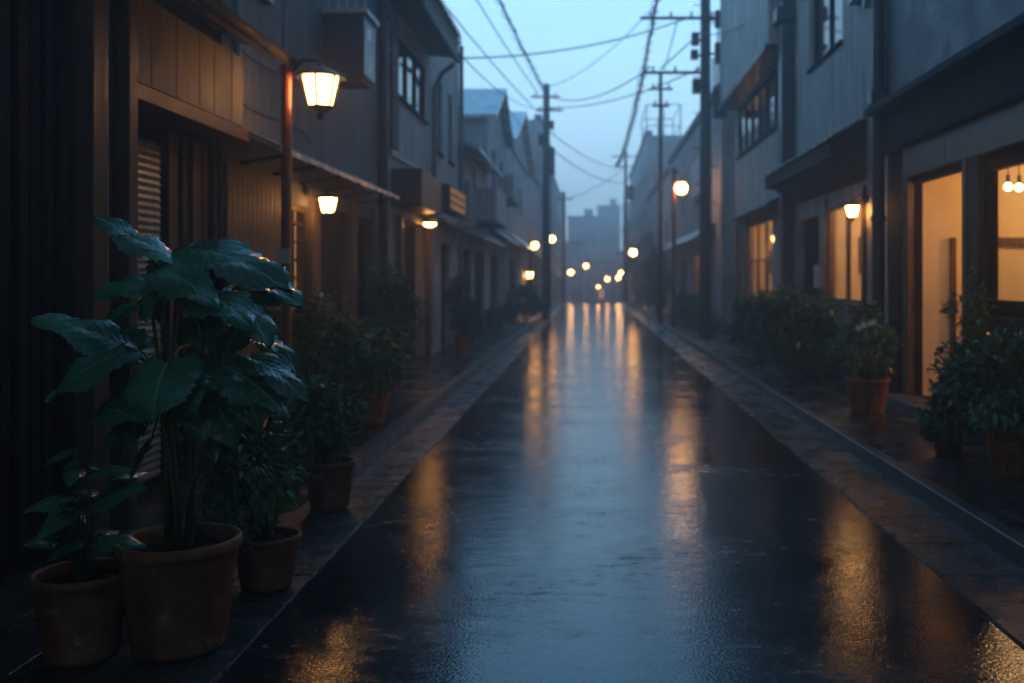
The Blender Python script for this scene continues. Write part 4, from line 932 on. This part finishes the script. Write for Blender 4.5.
for (cx, cy_), n_ in (((205, 275), 4), ((240, 345), 4), ((150, 330), 2), ((190, 420), 4), ((125, 405), 2)):      # smaller leaves that fill the crown
    for _ in range(n_):
        px, py = cx + rnd.uniform(-42, 42), cy_ + rnd.uniform(-26, 26); yy = 4.05 + rnd.uniform(-.2, .35); an = rnd.uniform(-.5, 1.5)*math.pi/1.6 + (0 if px > 165 else math.pi*.35); ln = rnd.uniform(38, 62)
        leaves.append(((px, py), yy, (px + math.cos(an)*ln, py + abs(math.sin(an))*ln*.8), yy + rnd.uniform(-.2, .1), rnd.uniform(.10, .16), (rnd.uniform(-.3, .4), -.6, .9)))
bm = BM(); uvl = bm.loops.layers.uv.new('UVMap')
for i, (a, ya, b, yb, w, up) in enumerate(leaves): big_leaf(bm, uvl, at(*a, ya), at(*b, yb), w*1.08, up, droop=.13, fold=.24, rip=2.6, seed=i)
bmesh.ops.remove_doubles(bm, verts=list(bm.verts), dist=2e-5)
mesh_obj('foliage', bm, M['leaf_big'], t, smooth=True)
bm = BM(); uvl = bm.loops.layers.uv.new('UVMap')
for i, (a, ya, b, yb, w) in enumerate((((148, 292), 3.86, (138, 322), 3.8, .06), ((154, 294), 3.86, (158, 324), 3.8, .05), ((122, 356), 3.85, (110, 378), 3.8, .07), ((186, 380), 3.8, (178, 402), 3.75, .05))):
    big_leaf(bm, uvl, at(*a, ya), at(*b, yb), w, (-.4, -.8, .4), seed=40+i, nu=12)
mesh_obj('young_leaf', bm, M['leaf_young'], t, smooth=True)
bm = BM(); bx_, by_ = -1.66, 4.02; rnd = random.Random(3)
for k, ((px, py), yy) in enumerate((((168, 280), 4.0), ((178, 270), 4.02), ((150, 300), 3.95), ((205, 320), 4.05), ((190, 345), 4.0), ((150, 365), 3.95), ((225, 372), 4.0))):
    e = at(px, py, yy); s = Vector((bx_ + rnd.uniform(-.07, .07), by_ + rnd.uniform(-.05, .05), .40)); mid = s.lerp(e, .55) + Vector((rnd.uniform(-.03, .03), 0, .03))
    tube(bm, [s, s.lerp(mid, .5) + Vector((rnd.uniform(-.01, .01), 0, 0)), mid, mid.lerp(e, .6), e], .014, 8, .007)
for i, (a, ya, b, yb, w, up) in enumerate(leaves):      # leaf stalks back to the nearest main stem
    p = at(*a, ya); q = min([at(168, 285, 4.0), at(172, 330, 4.0), at(172, 375, 4.0), at(205, 325, 4.05), at(190, 345, 4.0), at(150, 365, 3.95), at(225, 372, 4.0), at(150, 300, 3.95)], key=lambda m: (m-p).length)
    if (q-p).length > .01: tube(bm, [q, q.lerp(p, .5) + Vector((0, 0, .02)), p], .006, 6, .004)
mesh_obj('stem', bm, M['stem'], t, smooth=True)

# ---- the other pots on the left
def strappy(name, label, base, pr, ph, seed):
    """upright plant of long drooping leaves"""
    t = thing(name, label, 'potted plant', base, 'potted plants along the lane'); pot(t, base, pr, ph, seg=48)
    rnd = random.Random(seed); bm = BM(); uvl = bm.loops.layers.uv.new('UVMap'); bs = BM(); b = Vector(base) + Vector((0, 0, ph*.86))
    for i in range(20):
        a = rnd.uniform(0, 2*math.pi); zz = rnd.uniform(.08, .52); rr = rnd.uniform(.03, .12)
        s = b + Vector((math.cos(a)*rr, math.sin(a)*rr, zz)); l = rnd.uniform(.14, .24)
        e = s + Vector((math.cos(a)*l*.85, math.sin(a)*l*.85, rnd.uniform(-.10, .10)))
        big_leaf(bm, uvl, s, e, l*rnd.uniform(.4, .55), (rnd.uniform(-.3, .3), -.4, 1), droop=.14, seed=seed+i, nu=12, nv=3)
        tube(bs, [b + Vector((math.cos(a)*.02, math.sin(a)*.02, 0)), b + Vector((math.cos(a)*rr*.5, math.sin(a)*rr*.5, zz*.6)), s], .006, 6, .003)
    mesh_obj('foliage', bm, M['leaf_big'], t, smooth=True); mesh_obj('stem', bs, M['stem'], t, smooth=True)
strappy('leafy_pot_plant', 'dim leafy plant in the small terracotta pot nearest the viewer', (-2.0, 3.92, .014), .185, .335, 60)
potted('small_leaf_plant', 'bushy small leaved plant in the round pot right of the largest pot', (-1.56, 4.80, .016), .165, .25, (-1.64, 4.8, .62), (.25, .25, .36), 1500, .062, 11, 'leaf_mid', 22, .5)
potted('small_leaf_plant', 'compact green plant in the terracotta pot at the start of the left kerb', (-1.68, 6.42, .028), .17, .30, (-1.69, 6.42, .60), (.26, .25, .28), 1300, .062, 12, 'leaf_mid', 20)
potted('flowering_shrub', 'bushy low shrub in a wide terracotta pot beneath the lit shrub', (-2.15, 9.6, .102), .23, .30, (-2.15, 9.6, .78), (.44, .42, .44), 1700, .085, 13, 'leaf_mid', 20)
potted('leafy_pot_plant', 'slim upright potted plant outside the narrow house', (-2.38, 18.6, .102), .17, .36, (-2.38, 18.6, 1.0), (.3, .3, .62), 900, .10, 14, 'leaf_dark', 16)
bush('olive_shrub', 'warm lit olive shrub behind the red lamp post', (-2.6, 9.3, .10), (-2.62, 9.3, .88), (.42, .40, .62), 2000, .085, 21, 'leaf_olive', 22)
bush('dark_shrub', 'tall dark shrub in front of the grey house door', (-2.62, 13.0, .10), (-2.62, 13.0, 1.0), (.38, .42, .68), 1800, .095, 22, 'leaf_dark', 20)
bush('dark_shrub', 'low dark shrub tucked between olive shrub and kerb pot', (-2.35, 8.0, .10), (-2.4, 7.9, .45), (.40, .5, .36), 1300, .075, 28, 'leaf_dark', 16)
bush('green_shrub', 'round green shrub at the left kerb by the utility pole', (-2.1, 32.5, .10), (-2.1, 32.5, .78), (.55, .6, .58), 900, .16, 23, 'leaf_mid', 16)
bush('green_shrub', 'low green shrub before the low plaster house', (-2.45, 26, .10), (-2.45, 26, .5), (.4, .5, .36), 700, .13, 24, 'leaf_mid', 12)
bush('dark_shrub', 'dark shrub between porch and narrow house', (-2.6, 20.8, .10), (-2.55, 20.8, .62), (.32, .5, .5), 800, .12, 25, 'leaf_dark', 12)
# ---- right side
bush('dark_shrub', 'largest round dark shrub on the right pavement before the canopy house', (2.95, 14.3, .10), (2.95, 14.3, .70), (.62, .66, .66), 3200, .10, 31, 'leaf_dark', 26)
bush('green_shrub', 'green shrub behind the largest dark shrub, under the strip window house', (3.05, 17.8, .10), (3.0, 17.8, .70), (.50, .65, .56), 1700, .11, 32, 'leaf_mid', 20)
bush('dark_shrub', 'shrub against the door of the canopy house', (3.35, 15.9, .10), (3.32, 15.9, .85), (.28, .5, .7), 1200, .10, 37, 'leaf_dark', 16)
potted('flowering_shrub', 'round shrub with a few white flowers in a pot on right pavement', (2.87, 10.3, .102), .23, .36, (2.86, 10.3, .88), (.37, .35, .37), 1600, .08, 33, 'leaf_mid', 18, flowers=((2.74, 9.97, 1.03), (2.80, 9.95, 1.05), (2.69, 9.98, 1.0), (2.84, 9.96, 1.06)))
potted('leafy_pot_plant', 'large dark bushy plant in the pot nearest the shop window', (3.0, 7.15, .102), .16, .34, (2.98, 7.15, .72), (.48, .42, .34), 2600, .075, 34, 'leaf_dark', 24)
potted('leafy_pot_plant', 'dark trailing plant in the low pot before the doorstep', (2.84, 7.9, .102), .14, .26, (2.84, 7.9, .40), (.20, .2, .26), 1100, .065, 35, 'leaf_dark', 14, potmat='black_metal')
bush('airy_shrub', 'thin airy shrub against the glowing doorway', (3.42, 9.05, .10), (3.42, 9.0, .98), (.22, .26, .55), 850, .07, 36, 'leaf_olive', 14, spread=.3)
bush('green_shrub', 'low shrub at the foot of the big utility pole', (3.0, 26.2, .10), (3.0, 26.2, .42), (.45, .5, .32), 600, .13, 38, 'leaf_dark', 12)
bush('dark_tree', 'small dark tree beyond the globe lamp on the right', (2.75, 40, .10), (2.78, 40, 1.75), (.55, .7, 1.35), 1500, .2, 39, 'leaf_dark', 24, cat='tree', trunk=.08)
bush('green_shrub', 'shrub below the lit window past the utility pole', (3.1, 31, .10), (3.1, 31, .62), (.45, .9, .5), 800, .15, 40, 'leaf_mid', 14)
bush('dark_tree', 'bushy tree before the tall misty building', (2.9, 57, .10), (2.9, 57, 2.6), (.9, 1.2, 1.7), 1400, .28, 41, 'leaf_dark', 22, cat='tree', trunk=.1)

# ---- leaves blown down on the wet ground
bm = BM(); rnd = random.Random(91)
for i in range(150):
    if rnd.random() < .5: x = rnd.choice((rnd.uniform(-2.8, -1.0), rnd.uniform(1.5, 3.3))); y = rnd.uniform(2.6, 16)
    else: x = rnd.choice((rnd.gauss(-1.74, .05) + .05, 2.14 + rnd.gauss(0, .04))); y = rnd.uniform(2.8, 22)
    z = .032 + .10*lift(y) + (.012 if x > -1.88 else 0) if x < -1.74 else .112 if x > 2.34 else .03
    if 6.7 < y < 7.8 and x < -1.7: continue
    a = rnd.uniform(0, 6.28); leaf_small(bm, Vector((x, y, z)), Vector((math.cos(a), math.sin(a), 0)), Vector((0, 0, 1)), rnd.uniform(.03, .06), rnd.uniform(.02, .035), .12)
o = mesh_obj('fallen_leaves', bm, M['leaf_fallen']); o['kind'] = 'stuff'; o['label'] = 'wet fallen leaves scattered along pavement and gutter'
# ------------------------------------------------------------------ rain mist
bm = BM(); box(bm, -95, 95, -26, 175, -4.2, 17)
o = mesh_obj('haze', bm, bpy.data.materials.new('rain_mist')); o['kind'] = 'stuff'; o['label'] = 'thin blue rain mist filling the street'
m = o.data.materials[0]; m.use_nodes = True; nt = m.node_tree; nt.nodes.clear()
out = nt.nodes.new('ShaderNodeOutputMaterial'); pv = nt.nodes.new('ShaderNodeVolumePrincipled')
pv.inputs['Color'].default_value = (.88, .95, 1.0, 1); pv.inputs['Density'].default_value = .0085; pv.inputs['Anisotropy'].default_value = .62
nt.links.new(pv.outputs[0], out.inputs['Volume'])

# ------------------------------------------------------------------ dusk sky
w = bpy.data.worlds.new('World'); sc.world = w; w.use_nodes = True; nt = w.node_tree; nt.nodes.clear(); L = nt.links.new
out = nt.nodes.new('ShaderNodeOutputWorld'); bg = nt.nodes.new('ShaderNodeBackground')
sky = nt.nodes.new('ShaderNodeTexSky'); sky.sky_type = 'NISHITA'; sky.sun_disc = False
SUN_EL, SUN_ROT = R(9), R(200)
sky.sun_elevation = SUN_EL; sky.sun_rotation = SUN_ROT; sky.air_density = 1.0; sky.dust_density = 2.0; sky.ozone_density = 3.0
cloudy = N(nt, 'ShaderNodeTexNoise', Scale=2.2, Detail=5, Roughness=.5); L(coords(nt, (1, 1, 2.2), 'Generated'), cloudy.inputs['Vector'])
cr = ramp(nt, cloudy.outputs['Fac'], [(.3, (7.1, 11.0, 13.6)), (.7, (8.8, 12.9, 15.4))])
mx = N(nt, 'ShaderNodeMix', data_type='RGBA'); mx.inputs[0].default_value = .85     # even overcast laid over the clear sky
tcw = nt.nodes.new('ShaderNodeTexCoord'); sx = nt.nodes.new('ShaderNodeSeparateXYZ'); L(tcw.outputs['Generated'], sx.inputs[0])
zr = N(nt, 'ShaderNodeMapRange', interpolation_type='SMOOTHSTEP'); L(sx.outputs[2], zr.inputs[0])      # last light low over the end of the street, darker cloud overhead
for i, v_ in enumerate((.46, .95, 1.0, .2)): zr.inputs[i+1].default_value = v_
yr = N(nt, 'ShaderNodeMapRange', interpolation_type='SMOOTHSTEP'); L(sx.outputs[1], yr.inputs[0])
for i, v_ in enumerate((-.7, .7, .3, 1.0)): yr.inputs[i+1].default_value = v_
mm = N(nt, 'ShaderNodeMath', operation='MULTIPLY'); L(zr.outputs[0], mm.inputs[0]); L(yr.outputs[0], mm.inputs[1])
m2 = N(nt, 'ShaderNodeMix', data_type='RGBA', blend_type='MULTIPLY'); m2.inputs[0].default_value = 1
zc = N(nt, 'ShaderNodeMapRange'); L(sx.outputs[2], zc.inputs[0])
for i, v_ in enumerate((.12, .42, 0.0, 1.0)): zc.inputs[i+1].default_value = v_
deep = N(nt, 'ShaderNodeMix', data_type='RGBA', blend_type='MULTIPLY'); L(zc.outputs[0], deep.inputs[0]); L(cr.outputs[0], deep.inputs[6]); deep.inputs[7].default_value = (.46, .86, 1.30, 1)
L(deep.outputs[2], m2.inputs[6]); L(mm.outputs[0], m2.inputs[7])
L(sky.outputs[0], mx.inputs[6]); L(m2.outputs[2], mx.inputs[7]); L(mx.outputs[2], bg.inputs['Color'])
bg.inputs['Strength'].default_value = .09
L(bg.outputs[0], out.inputs[0])
sun = bpy.data.objects.new('sun', bpy.data.lights.new('sun', 'SUN')); COL.objects.link(sun)
sun.data.energy = .03; sun.data.angle = R(30); sun.data.color = (.8, .9, 1)
az = SUN_ROT; d = Vector((math.sin(az)*math.cos(SUN_EL), math.cos(az)*math.cos(SUN_EL), math.sin(SUN_EL)))
sun.rotation_euler = (-d).to_track_quat('-Z', 'Y').to_euler()

# ------------------------------------------------------------------ camera
cam = bpy.data.objects.new('camera', bpy.data.cameras.new('camera')); COL.objects.link(cam)
cam.location = (0, 0, 1.5); cam.rotation_euler = (R(90), 0, 0)
cam.data.sensor_width = 36; cam.data.lens = 35; cam.data.shift_x = -78/1024; cam.data.shift_y = -63.5/1024
cam.data.clip_start = .05; cam.data.clip_end = 1000
cam.data.dof.use_dof = True; cam.data.dof.focus_distance = 3.95; cam.data.dof.aperture_fstop = 1.8
sc.camera = cam
sc.view_settings.view_transform = 'Standard'; sc.view_settings.look = 'None'; sc.view_settings.gamma = 1; sc.view_settings.exposure = .38
sc.render.engine = 'CYCLES'
cy = sc.cycles; cy.use_denoising = True; cy.max_bounces = 7; cy.diffuse_bounces = 3; cy.glossy_bounces = 3; cy.transparent_max_bounces = 8; cy.volume_bounces = 1
cy.sample_clamp_indirect = 6; cy.caustics_reflective = False; cy.caustics_refractive = False; cy.use_light_tree = True
